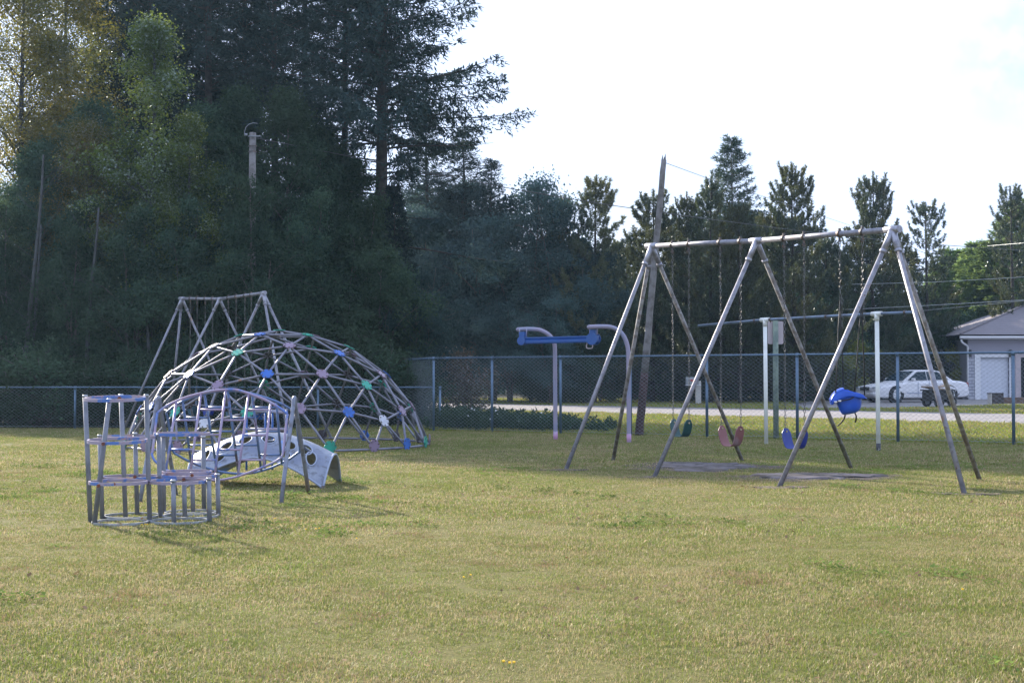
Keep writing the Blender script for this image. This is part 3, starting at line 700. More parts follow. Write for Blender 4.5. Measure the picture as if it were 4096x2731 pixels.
# ------------------------------------------------------------------ geodesic dome
def dome():
    cx, cy, Rb, H = -4.12, 25.15, 2.66, 2.05
    Rs = (Rb * Rb + H * H) / (2 * H); th_max = math.pi - math.asin(Rb / Rs) if H > Rs else math.asin(Rb / Rs)
    t = thing('climbing_dome', 'geodesic climbing dome of grey bars with coloured joint plates', 'climbing frame', (cx, cy, 0))
    # 4-frequency icosahedron cap, five rings below the apex
    phi = math.atan(0.5); top = Vector((0, 0, 1))
    up = [Vector((math.cos(phi) * math.cos(a), math.cos(phi) * math.sin(a), math.sin(phi))) for a in [R(72) * k for k in range(5)]]
    lo = [Vector((math.cos(phi) * math.cos(a + R(36)), math.cos(phi) * math.sin(a + R(36)), -math.sin(phi))) for a in [R(72) * k for k in range(5)]]
    nodes = {}; 
    def key(v): return tuple(round(q, 4) for q in v)
    edges = set()
    tris = [(top, up[k], up[(k + 1) % 5]) for k in range(5)] + [(up[k], lo[k], up[(k + 1) % 5]) for k in range(5)] + [(lo[k], lo[(k + 1) % 5], up[(k + 1) % 5]) for k in range(5)]
    fr = 4
    for (a, b, c) in tris:
        g = {}
        for i in range(fr + 1):
            for j in range(fr + 1 - i):
                v = (a * (fr - i - j) + b * i + c * j).normalized()
                kk = key(v); nodes[kk] = v; g[(i, j)] = kk
        for (i, j), kk in g.items():
            for di, dj in ((1, 0), (0, 1), (1, -1)):
                if (i + di, j + dj) in g: edges.add(tuple(sorted((kk, g[(i + di, j + dj)]))))
    rings = sorted(nodes.items(), key=lambda q: -q[1].z)
    sel = rings[:71]; keep = {}
    th_last = max(math.acos(max(-1, min(1, v.z))) for k, v in sel)
    az0 = R(-36.7)
    for k, v in sel:
        th = math.acos(max(-1, min(1, v.z))); ring5 = th > R(68)
        tt = th / R(74.5) * th_max if not ring5 else th_max
        a = math.atan2(v.y, v.x) + az0
        r = Rs * math.sin(tt); z = H - Rs + Rs * math.cos(tt)
        if ring5: z = 0.05
        keep[k] = Vector((cx + r * math.cos(a), cy + r * math.sin(a), max(z, 0.05)))
    es = [e for e in edges if e[0] in keep and e[1] in keep]
    cen = Vector((cx, cy, H - Rs))
    def strut(mb, a, b):
        d = (b - a).normalized(); inw_a = (cen - a).normalized(); inw_b = (cen - b).normalized()
        p = [a + d * 0.06 + inw_a * 0.035, a + d * 0.15, b - d * 0.15, b - d * 0.06 + inw_b * 0.035]
        mb.tube([a + d * 0.10, a + d * 0.16, b - d * 0.16, b - d * 0.10], [0.014, 0.020, 0.020, 0.014], 8)
        mb.tube([a + d * 0.02, a + d * 0.105], [0.011, 0.012], 6); mb.tube([b - d * 0.02, b - d * 0.105], [0.011, 0.012], 6)
        return mb
    camp = Vector((0, 0, CAMZ))
    es.sort(key=lambda e: ((keep[e[0]] + keep[e[1]]) / 2 - camp).length)
    for e in es[:99]: part('strut', strut(MB(), keep[e[0]], keep[e[1]]), M['domebar'], t)
    mb = MB()
    for e in es[99:]: strut(mb, keep[e[0]], keep[e[1]])
    o = part('strut', mb, M['domebar'], t); o['kind'] = 'stuff'
    cols = ['blue', 'green', 'purple', 'white']; rg = random.Random(3)
    # colours of the plates that face the camera, by nearest photo position
    want = [(1039, 1352, 'blue'), (1224, 1352, 'green'), (952, 1354, 'green'), (1153, 1400, 'purple'), (949, 1433, 'green'), (1354, 1430, 'blue'), (1393, 1400, 'green'), (855, 1403, 'white'),
            (1070, 1512, 'blue'), (1285, 1512, 'purple'), (1465, 1550, 'green'), (1530, 1508, 'purple'), (763, 1515, 'blue'), (1208, 1640, 'purple'), (1392, 1655, 'blue'), (1535, 1685, 'white'), (1615, 1650, 'purple'),
            (990, 1650, 'green'), (830, 1690, 'white'), (718, 1655, 'green'), (604, 1660, 'blue'), (1325, 1800, 'green'), (1485, 1810, 'purple'), (1625, 1802, 'blue'), (1710, 1786, 'green'), (525, 1803, 'green')]
    cp = math.cos(PITCH); sp = math.sin(PITCH)
    def px(p):
        d = p - camp; f = d.y * cp + d.z * sp; v = -d.y * sp + d.z * cp
        return CX + FPX * d.x / f, CY - FPX * v / f
    colour = {}
    front = {k: p for k, p in keep.items() if p.y < cy + 0.4}
    for (x, y, c) in want:
        k = min(front, key=lambda q: (px(front[q])[0] - x) ** 2 + (px(front[q])[1] - y) ** 2)
        colour.setdefault(k, c)
    for k, p in keep.items():
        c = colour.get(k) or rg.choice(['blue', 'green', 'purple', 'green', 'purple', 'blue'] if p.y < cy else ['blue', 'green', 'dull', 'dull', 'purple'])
        nrm = (p - cen).normalized()
        if p.z < 0.1: nrm = Vector((nrm.x, nrm.y, 0)).normalized(); 
        q = p + nrm * 0.012 + (Vector((0, 0, 0.06)) if p.z < 0.1 else Vector((0, 0, 0)))
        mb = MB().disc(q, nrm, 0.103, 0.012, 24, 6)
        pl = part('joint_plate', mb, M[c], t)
        mb = MB(); fr_ = nrm.to_track_quat('Z', 'Y').to_matrix()
        for b in range(6):
            a = b * R(60) + 0.3; mb.disc(q + fr_ @ Vector((0.085 * math.cos(a), 0.085 * math.sin(a), 0.008)), nrm, 0.012, 0.012, 6)
        part('bolt', mb, M['clamp'], pl)
dome()

# ------------------------------------------------------------------ ring climber (front left)
def ring_climber():
    base = G(560, 2075)
    t = thing('ring_climber', 'grey post climber with flat patchy blue rings at several heights', 'climbing frame', base)
    posts = [(340, 1586, 362, 2088, 0), (437, 1601, 377, 2099, -0.03), (484, 1583, 502, 2068, 0.05), (585, 1584, 599, 2088, 0),
             (399, 1745, 409, 2074, 0), (540, 1736, 549, 2058, 0), (634, 1740, 642, 2068, 0), (652, 1745, 656, 2053, 0), (813, 1749, 816, 2043, 0),
             (870, 1900, 874, 2064, 0), (768, 1894, 773, 2053, 0), (693, 1925, 696, 2097, 0), (735, 1910, 740, 2074, 0), (835, 1917, 838, 2087, 0)]
    for (x1, y1, x0, y0, dy) in posts:
        b = G(x0, y0); a = P(x1, y1, b.y + dy); d = (a - b).normalized()
        p = part('post', MB().tube([b - d * 0.08, a], 0.0205, 12), M['ringpost'], t)
        part('cap', MB().tube([a - d * 0.004, a + d * 0.012, a + d * 0.016], [0.0225, 0.0225, 0.016], 12), M['galv'], p)
    rings = [(461, 1594, 11.75, .238, 3.2), (470, 1762, 11.8, .236, 2.6), (474, 1928, 11.85, .234), (482, 2090, 11.85, .225),
             (515, 1747, 12.4, .24), (524, 1908, 12.4, .24), (528, 2070, 12.4, .235),
             (727, 1735, 12.55, .237), (748, 1888, 12.7, .215), (762, 2048, 12.7, .22),
             (756, 1902, 12.45, .236), (764, 2062, 12.4, .235), (712, 1925, 12.0, .232), (716, 2085, 11.95, .232)]
    for (x, y, Y, r, *tl) in rings:
        c = P(x, y, Y)
        if c.z < 0.06: c.z = 0.012
        low = c.z < 0.05
        part('ring', MB().ring(c, r, 0.026 if not low else 0.02, 0.016, R(tl[0]) if tl else 0.0, seg=48), M['ringband'] if not low else M['galv'], t)
    # rust where rings are bolted to the posts
    mb = MB()
    for (x, y, Y) in ((437, 1606, 11.55), (413, 1775, 11.55), (394, 1942, 11.55), (478, 1592, 11.96), (452, 1771, 11.6), (457, 1935, 11.62), (540, 1906, 12.17), (692, 1931, 11.78), (735, 1916, 12.2), (768, 1900, 12.2)):
        mb.disc(P(x, y, Y), (0, -1, 0), 0.014, 0.02, 10)
    part('bolt', mb, M['rust'], t)
ring_climber()

# ------------------------------------------------------------------ hoop ladder climber
def hoop_climber():
    L1, L2, R1, R2 = G(557, 2008), G(708, 1977), G(1123, 2011), G(1237, 1977)
    t = thing('hoop_climber', 'lilac and blue curved ladder hoops between two bent pipe legs', 'climbing frame', (L1 + R2) / 2)
    zt = 1.05; Yc = (L1.y + L2.y + R1.y + R2.y) / 4; half = (L2.y - L1.y) / 2
    def FP(x, y, side):
        Y = Yc
        for _ in range(8):
            p = P(x, y, Y); Y = Yc + side * half * max(0.06, (1 - p.z / (zt + 0.03)))
        return P(x, y, Y)
    for (a, b, tx) in ((L1, L2, 633), (R1, R2, 1177)):
        top = P(tx, 1592, Yc); pts = [a - Vector((0, 0, .05))]
        d1 = (top - a); d2 = (top - b)
        pts += [a + d1 * 0.3, a + d1 * 0.6, a + d1 * 0.9]
        for q in np.linspace(-1, 1, 9):
            s = a.lerp(b, 0.5 + 0.5 * q * 0.12)
            base = (a + d1 * 0.93).lerp(b + d2 * 0.93, (q + 1) / 2)
            pts.append(base + Vector((0, 0, 0.075 * math.sqrt(max(0, 1 - q * q)))))
        pts += [b + d2 * 0.9, b + d2 * 0.6, b + d2 * 0.3, b - Vector((0, 0, .05))]
        part('bent_leg', MB().tube(pts, 0.0215, 12), M['hoop_leg'], t)
    def crv(px, side, n=6):
        pts = [FP(x, y, side) for x, y in px]; out = []
        m = len(pts)
        for i in range(m - 1):
            p0, p1, p2, p3 = pts[max(i - 1, 0)], pts[i], pts[i + 1], pts[min(i + 2, m - 1)]
            for k in range(n):
                s = k / n
                out.append(0.5 * ((2 * p1) + (p2 - p0) * s + (2 * p0 - 5 * p1 + 4 * p2 - p3) * s * s + (3 * p1 - p0 - 3 * p2 + p3) * s ** 3))
        out.append(pts[-1]); return out
    topf = [(629, 1652), (662, 1626), (700, 1606), (750, 1587), (802, 1573), (850, 1563), (901, 1558), (939, 1558), (970, 1565), (1003, 1577), (1045, 1592), (1080, 1608), (1120, 1632), (1150, 1655)]
    sidel = [(629, 1652), (620, 1720), (611, 1800), (608, 1818), (622, 1845), (665, 1878)]
    bot = [(665, 1878), (700, 1892), (760, 1908), (820, 1918), (876, 1919), (910, 1914), (946, 1906), (1010, 1884), (1067, 1861), (1105, 1843), (1128, 1824), (1134, 1800), (1140, 1740), (1150, 1655)]
    part('front_hoop', MB().tube(crv(topf, -1), 0.0135, 10).tube(crv(sidel, -1), 0.0125, 10).tube(crv(bot, -1), 0.0125, 10), M['hoop'], t)
    topr = [(665, 1651), (700, 1622), (740, 1600), (802, 1580), (860, 1566), (915, 1562), (965, 1566), (1010, 1575), (1083, 1597), (1130, 1617), (1162, 1636), (1185, 1651)]
    botr = [(665, 1651), (675, 1700), (690, 1798), (715, 1822), (758, 1845), (800, 1862), (869, 1883), (915, 1891), (958, 1894), (1000, 1892), (1035, 1885), (1085, 1870), (1150, 1840), (1190, 1812), (1200, 1800), (1192, 1740), (1185, 1651)]
    part('rear_hoop', MB().tube(crv(topr, 1), 0.0135, 10).tube(crv(botr, 1), 0.0125, 10), M['hoop_blue'], t)
    uf = [((705, 1608), (665, 1876)), ((804, 1574), (759, 1907)), ((903, 1560), (857, 1917)), ((994, 1577), (952, 1904)), ((1083, 1611), (1053, 1867))]
    ur = [((731, 1606), (764, 1848)), ((818, 1577), (868, 1882)), ((911, 1564), (954, 1893)), ((1008, 1577), (1045, 1882)), ((1105, 1608), (1127, 1854))]
    def at(u, y):
        (x0, y0), (x1, y1) = u; s = (y - y0) / (y1 - y0); return (x0 + (x1 - x0) * s, y)
    for us, side, mt in ((uf, -1, M['hoop']), (ur, 1, M['hoop_blue'])):
        for (a, b) in us: part('upright', MB().tube([FP(*a, side), FP(*((a[0] + b[0]) / 2, (a[1] + b[1]) / 2), side), FP(*b, side)], 0.0125, 10), mt, t)
    rf = [(0, 1680), (0, 1797), (1, 1638), (1, 1738), (1, 1839), (2, 1680), (2, 1798), (3, 1638), (3, 1740), (3, 1839)]
    rr = [(0, 1670), (0, 1780), (1, 1629), (1, 1725), (1, 1820), (2, 1670), (2, 1780), (3, 1629), (3, 1725), (3, 1819)]
    for us, side, mt, rs in ((uf, -1, M['hoop'], rf), (ur, 1, M['hoop_blue'], rr)):
        for (i, y) in rs: part('rung', MB().tube([FP(*at(us[i], y), side), FP(*at(us[i + 1], y), side)], 0.0105, 8), mt, t)
hoop_climber()

# ------------------------------------------------------------------ white crawl-through dome
def crawl_dome():
    cx, cy = P(1060, 1900, 16.2).x, 16.2
    AX, AY = 0.77, 0.45
    t = thing('crawl_dome', 'scuffed white plastic crawl dome with oval holes on four legs', 'climbing dome', (cx, cy, 0))
    def zf(a, b): A = np.abs(a) ** 1.7; return 0.612 - 0.265 * A - 0.28 * np.abs(b) ** 2.3 - 0.067 * A * b * b
    yaw = R(-4)
    def pos(a, b):
        z = zf(a, b); x = AX * a * (1 + 0.04 * (1 - b * b)); y = AY * b * (1 + 0.12 * (1 - z / 0.612))
        return cx + x * math.cos(yaw) - y * math.sin(yaw), cy + x * math.sin(yaw) + y * math.cos(yaw), z
    na, nb = 170, 110
    a = np.linspace(-1, 1, na); b = np.linspace(-1, 1, nb); A, B = np.meshgrid(a, b)
    X, Y, Z = pos(A, B)
    holes = [(-.47, -.60, .088, .125), (-.20, -.57, .095, .125), (.135, -.57, .098, .125), (.44, -.58, .085, .125), (.66, -.50, .085, .15), (-.76, -.60, .06, .15), (-.53, -.84, .08, .07), (.42, -.83, .075, .075), (.76, -.66, .072, .15),
             (-.02, .62, .09, .10), (.56, .60, .08, .12)]
    ii = np.arange(na * nb).reshape(nb, na)
    F = np.stack([ii[:-1, :-1], ii[:-1, 1:], ii[1:, 1:], ii[1:, :-1]], -1).reshape(-1, 4)
    ca = (A[:-1, :-1] + A[1:, 1:]).ravel() / 2; cb = (B[:-1, :-1] + B[1:, 1:]).ravel() / 2
    ok = np.ones(len(F), bool)
    for (ha, hb, ra, rb) in holes: ok &= ((ca - ha) / ra) ** 2 + ((cb - hb) / rb) ** 2 > 1
    V = np.stack([X, Y, Z], -1).reshape(-1, 3) - np.array([cx, cy, 0])
    o = link('shell', mesh_np('shell', V, [F[ok]], True), M['plastic_white'], t)
    md = o.modifiers.new('thick', 'SOLIDIFY'); md.thickness = 0.02; md.offset = -1
    for (ha, hb, ra, rb) in holes:
        pts = [pos(ha + ra * 1.0 * math.cos(q), hb + rb * 1.0 * math.sin(q)) for q in np.linspace(0, 2 * math.pi, 22)[:-1]]
        part('hole_rim', MB().tube([Vector(p) + Vector((0, 0, 0.002)) for p in pts], 0.009, 8, closed=True), M['plastic_rim'], o)
    mb = MB()
    for pts in ([pos(q, -1) for q in np.linspace(-1, 1, 40)], [pos(q, 1) for q in np.linspace(-1, 1, 40)], [pos(-1, q) for q in np.linspace(-1, 1, 24)], [pos(1, q) for q in np.linspace(-1, 1, 24)]):
        mb.tube(pts, 0.013, 6)
    part('edge_lip', mb, M['plastic_rim'], t)
    mb = MB()
    for (q, r) in ((-1, -1), (1, -1), (-1, 1), (1, 1)):
        p = Vector(pos(q, r)); mb.tube([p + Vector((0, 0, 0.03)), p - Vector((0, 0, 0.06))], 0.018, 8)
    part('ground_peg', mb, M['clamp'], t)
crawl_dome()

# low railing behind the crawl dome
def railing():
    Y = 18.6; t = thing('low_railing', 'low lilac railing with thin blue uprights behind the white crawl dome', 'railing', (P(1065, 1700, Y).x, Y, 0))
    part('rail', MB().tube([P(984, 1716, Y), P(1150, 1716, Y)], 0.02, 10), M['lilac'], t)
    part('rail', MB().tube([P(984, 1640, Y), P(1150, 1650, Y)], 0.02, 10), M['lilac'], t)
    for x in (987, 1061, 1090, 1147):
        p = P(x, 1640, Y); part('upright', MB().tube([(p.x, Y, -0.05), (p.x, Y, p.z)], 0.014, 8), M['track_blue'], t)
railing()

# ------------------------------------------------------------------ track ride
def track_ride():
    Lb, Rb_ = G(2222, 1757), G(2516, 1768)
    t = thing('track_ride', 'overhead track ride with blue beam hung from two bent lilac posts', 'play equipment', (Lb + Rb_) / 2)
    for (b, px) in ((Lb, [(2221, 1600), (2220, 1440), (2219, 1385), (2212, 1360), (2195, 1339), (2172, 1325), (2149, 1318), (2110, 1316), (2070, 1318)]),
                    (Rb_, [(2515, 1600), (2514, 1460), (2513, 1405), (2506, 1370), (2492, 1340), (2470, 1319), (2440, 1308), (2400, 1306), (2354, 1308)])):
        pts = [b - Vector((0, 0, .1))] + [P(x, y, b.y) for x, y in px]
        out = []
        for i in range(len(pts) - 1):
            p0, p1, p2, p3 = pts[max(i - 1, 0)], pts[i], pts[i + 1], pts[min(i + 2, len(pts) - 1)]
            for k in range(5):
                s = k / 5; out.append(0.5 * ((2 * p1) + (p2 - p0) * s + (2 * p0 - 5 * p1 + 4 * p2 - p3) * s * s + (3 * p1 - p0 - 3 * p2 + p3) * s ** 3))
        out.append(pts[-1])
        p = part('bent_post', MB().tube(out, 0.043, 14).tube([pts[-1], pts[-1] + (pts[-1] - pts[-2]).normalized() * 0.03], [0.043, 0.02], 14), M['lilac'], t)
        part('stained_foot', MB().tube([b - Vector((0, 0, .05)), b + Vector((0, 0, 0.16))], 0.0445, 14), M['lilac_pink'], p)
    a, b = P(2082, 1362, 28.1), P(2392, 1354, 27.1); d = (b - a).normalized(); up = Vector((0, 0, 1)); sd = d.cross(up).normalized()
    prof = [(-0.045, -0.07), (-0.055, -0.05), (-0.055, -0.005), (-0.03, 0.012), (-0.045, 0.035), (-0.045, 0.06), (0.045, 0.06), (0.045, 0.035), (0.03, 0.012), (0.055, -0.005), (0.055, -0.05), (0.045, -0.07), (0.02, -0.07), (0.02, -0.03), (-0.02, -0.03), (-0.02, -0.07)]
    mb = MB(); n = len(prof); V = [p + sd * q[0] + up * q[1] for p in (a, b) for q in prof]
    mb.add(V, [list(range(n))[::-1], list(range(n, 2 * n))] + [[k, (k + 1) % n, n + (k + 1) % n, n + k] for k in range(n)])
    part('track_beam', mb, M['track_blue'], t)
    for (p, rad) in ((a + d * 0.06, 0.095), (b - d * 0.10, 0.125)):
        mb = MB(); oc = [(rad * math.cos(q), 0.93 * rad * math.sin(q)) for q in np.linspace(0, 2 * math.pi, 15)[:-1]]
        for s in (-1, 1): mb.prism(oc, 0.012, p + sd * s * 0.066 + up * -0.005, d, up, sd)
        mb.box(p + up * 0.12, (0.12, 0.1, 0.10), Matrix([d, sd, up]).transposed())
        pr = part('end_bracket', mb, M['track_blue'], t)
        mb = MB()
        for s in (-1, 1): mb.tube([p + d * s * 0.085 + up * 0.08, p + d * s * 0.085 + up * 0.24], 0.011, 8)
        part('hanger_bolt', mb, M['lilac'], pr)
    c = P(2358, 1384, 27.2)
    hp = [c + d * x + up * z for x, z in ((-0.055, 0.06), (-0.07, 0.0), (-0.06, -0.035), (-0.03, -0.045), (0.03, -0.045), (0.06, -0.035), (0.07, 0.0), (0.055, 0.06))]
    part('trolley_handle', MB().tube(hp, 0.011, 8), M['sign'], t)
track_ride()

# ------------------------------------------------------------------ long bar on white posts
def chin_bar():
    b1, b2 = G(3065, 1777), G(3514, 1802)
    t = thing('overhead_bar', 'long blue-grey overhead bar on two white posts behind the swings', 'exercise bar', (b1 + b2) / 2)
    t1, t2 = P(3060, 1279, b1.y), P(3507, 1255, b2.y)
    dr = (t2 - t1) / (t2 - t1).xy.length
    eL = t1 - dr * 3.0
    def atpx(px):
        k = (px - CX) / FPX; s = (k * t1.y - t1.x) / (dr.x - k * dr.y); return t1 + dr * s
    eL = atpx(2795); eL.z = P(2795, 1303, eL.y).z; eR = atpx(3654); eR.z = P(3654, 1249, eR.y).z
    part('bar', MB().tube([eL, t1, t2, eR], 0.026, 12), M['blue_bar'], t)
    for b, tp, foot in ((b1, t1, 0), (b2, t2, 1)):
        p = part('post', MB().tube([b - Vector((0, 0, .1)), tp - Vector((0, 0, .03))], 0.036, 14), M['white_post'], t)
        part('tee_fitting', MB().tube([tp - dr * 0.11, tp + dr * 0.11], 0.04, 14).tube([tp - Vector((0, 0, .12)), tp], 0.041, 14), M['white_post'], p)
        if foot: part('black_foot', MB().tube([b - Vector((0, 0, .05)), b + Vector((0, 0, .125))], 0.0375, 14), M['black_sleeve'], p)
    for x in (3020, 3068 + 15, 3222, 3306, 3522, 3622):
        c = atpx(x); c.z = t1.z if x > 3060 else (eL.z + (t1.z - eL.z) * (c - eL).length / (t1 - eL).length)
        if x > 3060: c.z = t1.z + (t2.z - t1.z) * (c - t1).xy.length / (t2 - t1).xy.length
        part('clamp', MB().tube([c - dr * 0.02, c + dr * 0.02], 0.032, 12).box(c - Vector((0, 0, .04)), (0.02, 0.02, 0.04)), M['clamp'], t)
chin_bar()

# ------------------------------------------------------------------ poles, sign, mailbox
def poles():
    b = Vector((P(2556, 1740, 30.4).x, 30.4, tz(P(2556, 1740, 30.4).x, 30.4))); tp = P(2655, 640, 30.0)
    d = tp - b; L = d.length; d.normalize()
    t = thing('utility_pole', 'leaning grey wooden pole with broken top and dark base', 'pole', b)
    pts = []; rs = []; rg = random.Random(2); n = 22
    for i in range(n + 1):
        s = i / n; pts.append(b + d * (L * s) + Vector((rg.uniform(-.006, .006), 0, 0))); rs.append(0.088 - 0.032 * s + rg.uniform(-.003, .003))
    k0 = 5
    part('shaft', MB().tube(pts[k0:], rs[k0:], 14), M['wood_pole'], t)
    part('dark_base', MB().tube([b - Vector((0, 0, .2))] + pts[:k0 + 1], [0.092] + [r + 0.003 for r in rs[:k0 + 1]], 14), M['wood_dark'], t)
    mb = MB()
    for (ox, oy, hh) in ((-.035, 0, .10), (.03, .02, .13), (.0, -.03, .06), (.02, -.02, .09)): mb.tube([tp + Vector((ox, oy, -.02)), tp + Vector((ox * .9 + 0.01, oy, hh))], [0.022, 0.006], 5)
    part('splintered_top', mb, M['wood_pole'], t)
    mb = MB(); mb.bbox(b + Vector((-0.19, -0.1, 0.19)), (0.055, 0.03, 0.40), None, 0.008)
    mb.bbox(b + Vector((-0.19, -0.1, 0.395)), (0.062, 0.036, 0.02), None, 0.005)
    solo('cable_marker', mb, M['teal'], 'narrow teal cable marker at the foot of the leaning pole', 'marker', b + Vector((-0.19, -0.1, 0)))
    # pole among the trees
    Y = 36.7; top = P(1011, 531, Y); bb = Vector((top.x - 0.03, Y, 0))
    t = thing('utility_pole', 'grey utility pole standing among the dark trees', 'pole', bb)
    part('shaft', MB().tube([bb - Vector((0, 0, .2)), top], [0.11, 0.085], 14), M['wood_pole'], t)
    part('conduit', MB().tube([top + Vector(q) for q in ((-.20, -.05, -.10), (-.20, -.06, 0.02), (-.16, -.08, .13), (-.08, -.1, .20), (.03, -.1, .235), (.14, -.1, .22))], 0.010, 8), M['insul'], t)
    part('insulator', MB().tube([top + Vector((-.12, -.1, -.07)), top + Vector((-.19, -.12, -.07))], [0.035, 0.03], 10).tube([top + Vector((-.1, -.1, -.11)), top + Vector((.2, -.1, -.11))], 0.018, 8), M['insul'], t)
    mb = MB()
    for z in (-.35, -.5): mb.ring(top + Vector((0, 0, z)), 0.108, 0.02, 0.012, seg=18)
    part('band', mb, M['clamp'], t)
    # sign post with its sign seen from behind
    x = P(3104, 1700, 28.6).x; b = Vector((x, 28.6, tz(x, 28.6)))
    t = thing('road_sign', 'green treated wooden post carrying a plain sign seen from behind', 'sign', b)
    zt = P(3104, 1283, 28.6).z
    part('post', MB().tube([b - Vector((0, 0, .2)), Vector((x, 28.6, zt))], 0.056, 12), M['wood_green'], t)
    w_, h_ = 0.157, 0.23; rc = 0.03; o2 = []
    for (sx, sy, a0) in ((1, 1, 0), (-1, 1, 90), (-1, -1, 180), (1, -1, 270)):
        for q in (0, 30, 60, 90): o2.append((sx * (w_ - rc) + rc * math.cos(R(a0 + q)), sy * (h_ - rc) + rc * math.sin(R(a0 + q))))
    part('sign_plate', MB().prism(o2, 0.004, (P(3102, 1330, 28.67).x, 28.665, P(3102, 1330, 28.6).z), (1, 0, 0), (0, 0, 1), (0, 1, 0)), M['sign'], t)
    # mailbox over the road
    Y = 57.5; bx = P(2793, 1624, Y).x; b = Vector((bx, Y, ZR))
    t = thing('mailbox', 'grey mailbox with red flag on a pale post across the road', 'mailbox', b)
    part('post', MB().bbox((bx, Y, ZR + 0.47), (0.22, 0.16, 0.98), None, 0.015), M['crate_side'], t)
    c = P(2768, 1523, Y)
    ar = [(-.17, -.15), (.17, -.15), (.17, .03)] + [(.17 * math.cos(q), .03 + .13 * math.sin(q)) for q in np.linspace(0.3, math.pi - 0.3, 8)] + [(-.17, .03)]
    part('box', MB().prism(ar, 0.50, c, (0, 1, 0), (0, 0, 1), (1, 0, 0)), M['mailgrey'], t)
    part('shelf', MB().box(c + Vector((0.05, 0, -.17)), (0.6, 0.36, 0.03)), M['trim'], t)
    part('flag', MB().box(c + Vector((-0.03, -.185, .03)), (0.12, 0.012, 0.07)).box(c + Vector((0.03, -.182, -.03)), (0.02, 0.01, 0.12)), M['red'], t)
poles()

# ------------------------------------------------------------------ overhead lines
def wire(label, pts, rad, mat, sub=8, sag=0.0):
    out = []
    for i in range(len(pts) - 1):
        for k in range(sub):
            s = k / sub; q = pts[i].lerp(pts[i + 1], s); q.z -= sag * 4 * s * (1 - s); out.append(q)
    out.append(pts[-1]); solo('power_line', MB().tube(out, rad, 5), mat, label, 'power line', pts[0])
wire('black overhead cable running from the tree pole across the sky to the right', [P(1020, 552, 36.7), P(1298, 606, 39.8), P(1500, 647, 40.2), P(2050, 756, 41), P(2400, 815, 43), P(2800, 872, 45.5), P(3237, 929, 48.5), P(3595, 968, 51), P(4096, 1003, 55), P(4500, 1025, 58)], 0.012, M['w_line'])
wire('thin wire slanting down from the top of the leaning pole', [P(2662, 652, 30.0), P(2835, 715, 36), P(3080, 795, 44), P(3500, 935, 58), P(3700, 990, 66)], 0.007, M['w_line'])
wire('upper pale service wire crossing in front of the light green spruces', [P(3380, 1138, 66), P(3751, 1128, 62), P(4096, 1108, 58), P(4500, 1080, 55)], 0.011, M['w_pale'])
wire('pale service wire above the garage, higher of a close pair', [P(3350, 1240, 66), P(3688, 1223, 63), P(4096, 1200, 59), P(4500, 1172, 56)], 0.013, M['w_pale'])
wire('pale service wire above the garage, lower of a close pair', [P(3350, 1262, 66), P(3693, 1242, 63), P(4096, 1203, 59.3), P(4500, 1160, 57)], 0.008, M['w_pale'])
wire('short pale wire at the right edge above the tall thin pine', [P(3950, 984, 68), P(4096, 972, 64), P(4500, 940, 60)], 0.011, M['w_pale'])
t = thing('guy_wire', 'slanting guy wire with pale insulator behind the garage roof', 'guy wire', Vector((P(3880, 1595, 82).x, 82, ZR)))
part('cable', MB().tube([P(3840, 1420, 82), P(3916, 1309, 82), P(4096, 1030, 82), P(4250, 800, 82)], 0.014, 5), M['w_pale'], t)
part('insulator', MB().tube([P(3960, 1241, 82), P(3962, 1236, 82), P(3966, 1230, 82), P(3969, 1226, 82)], [0.03, 0.07, 0.07, 0.03], 8), M['insul'], t)

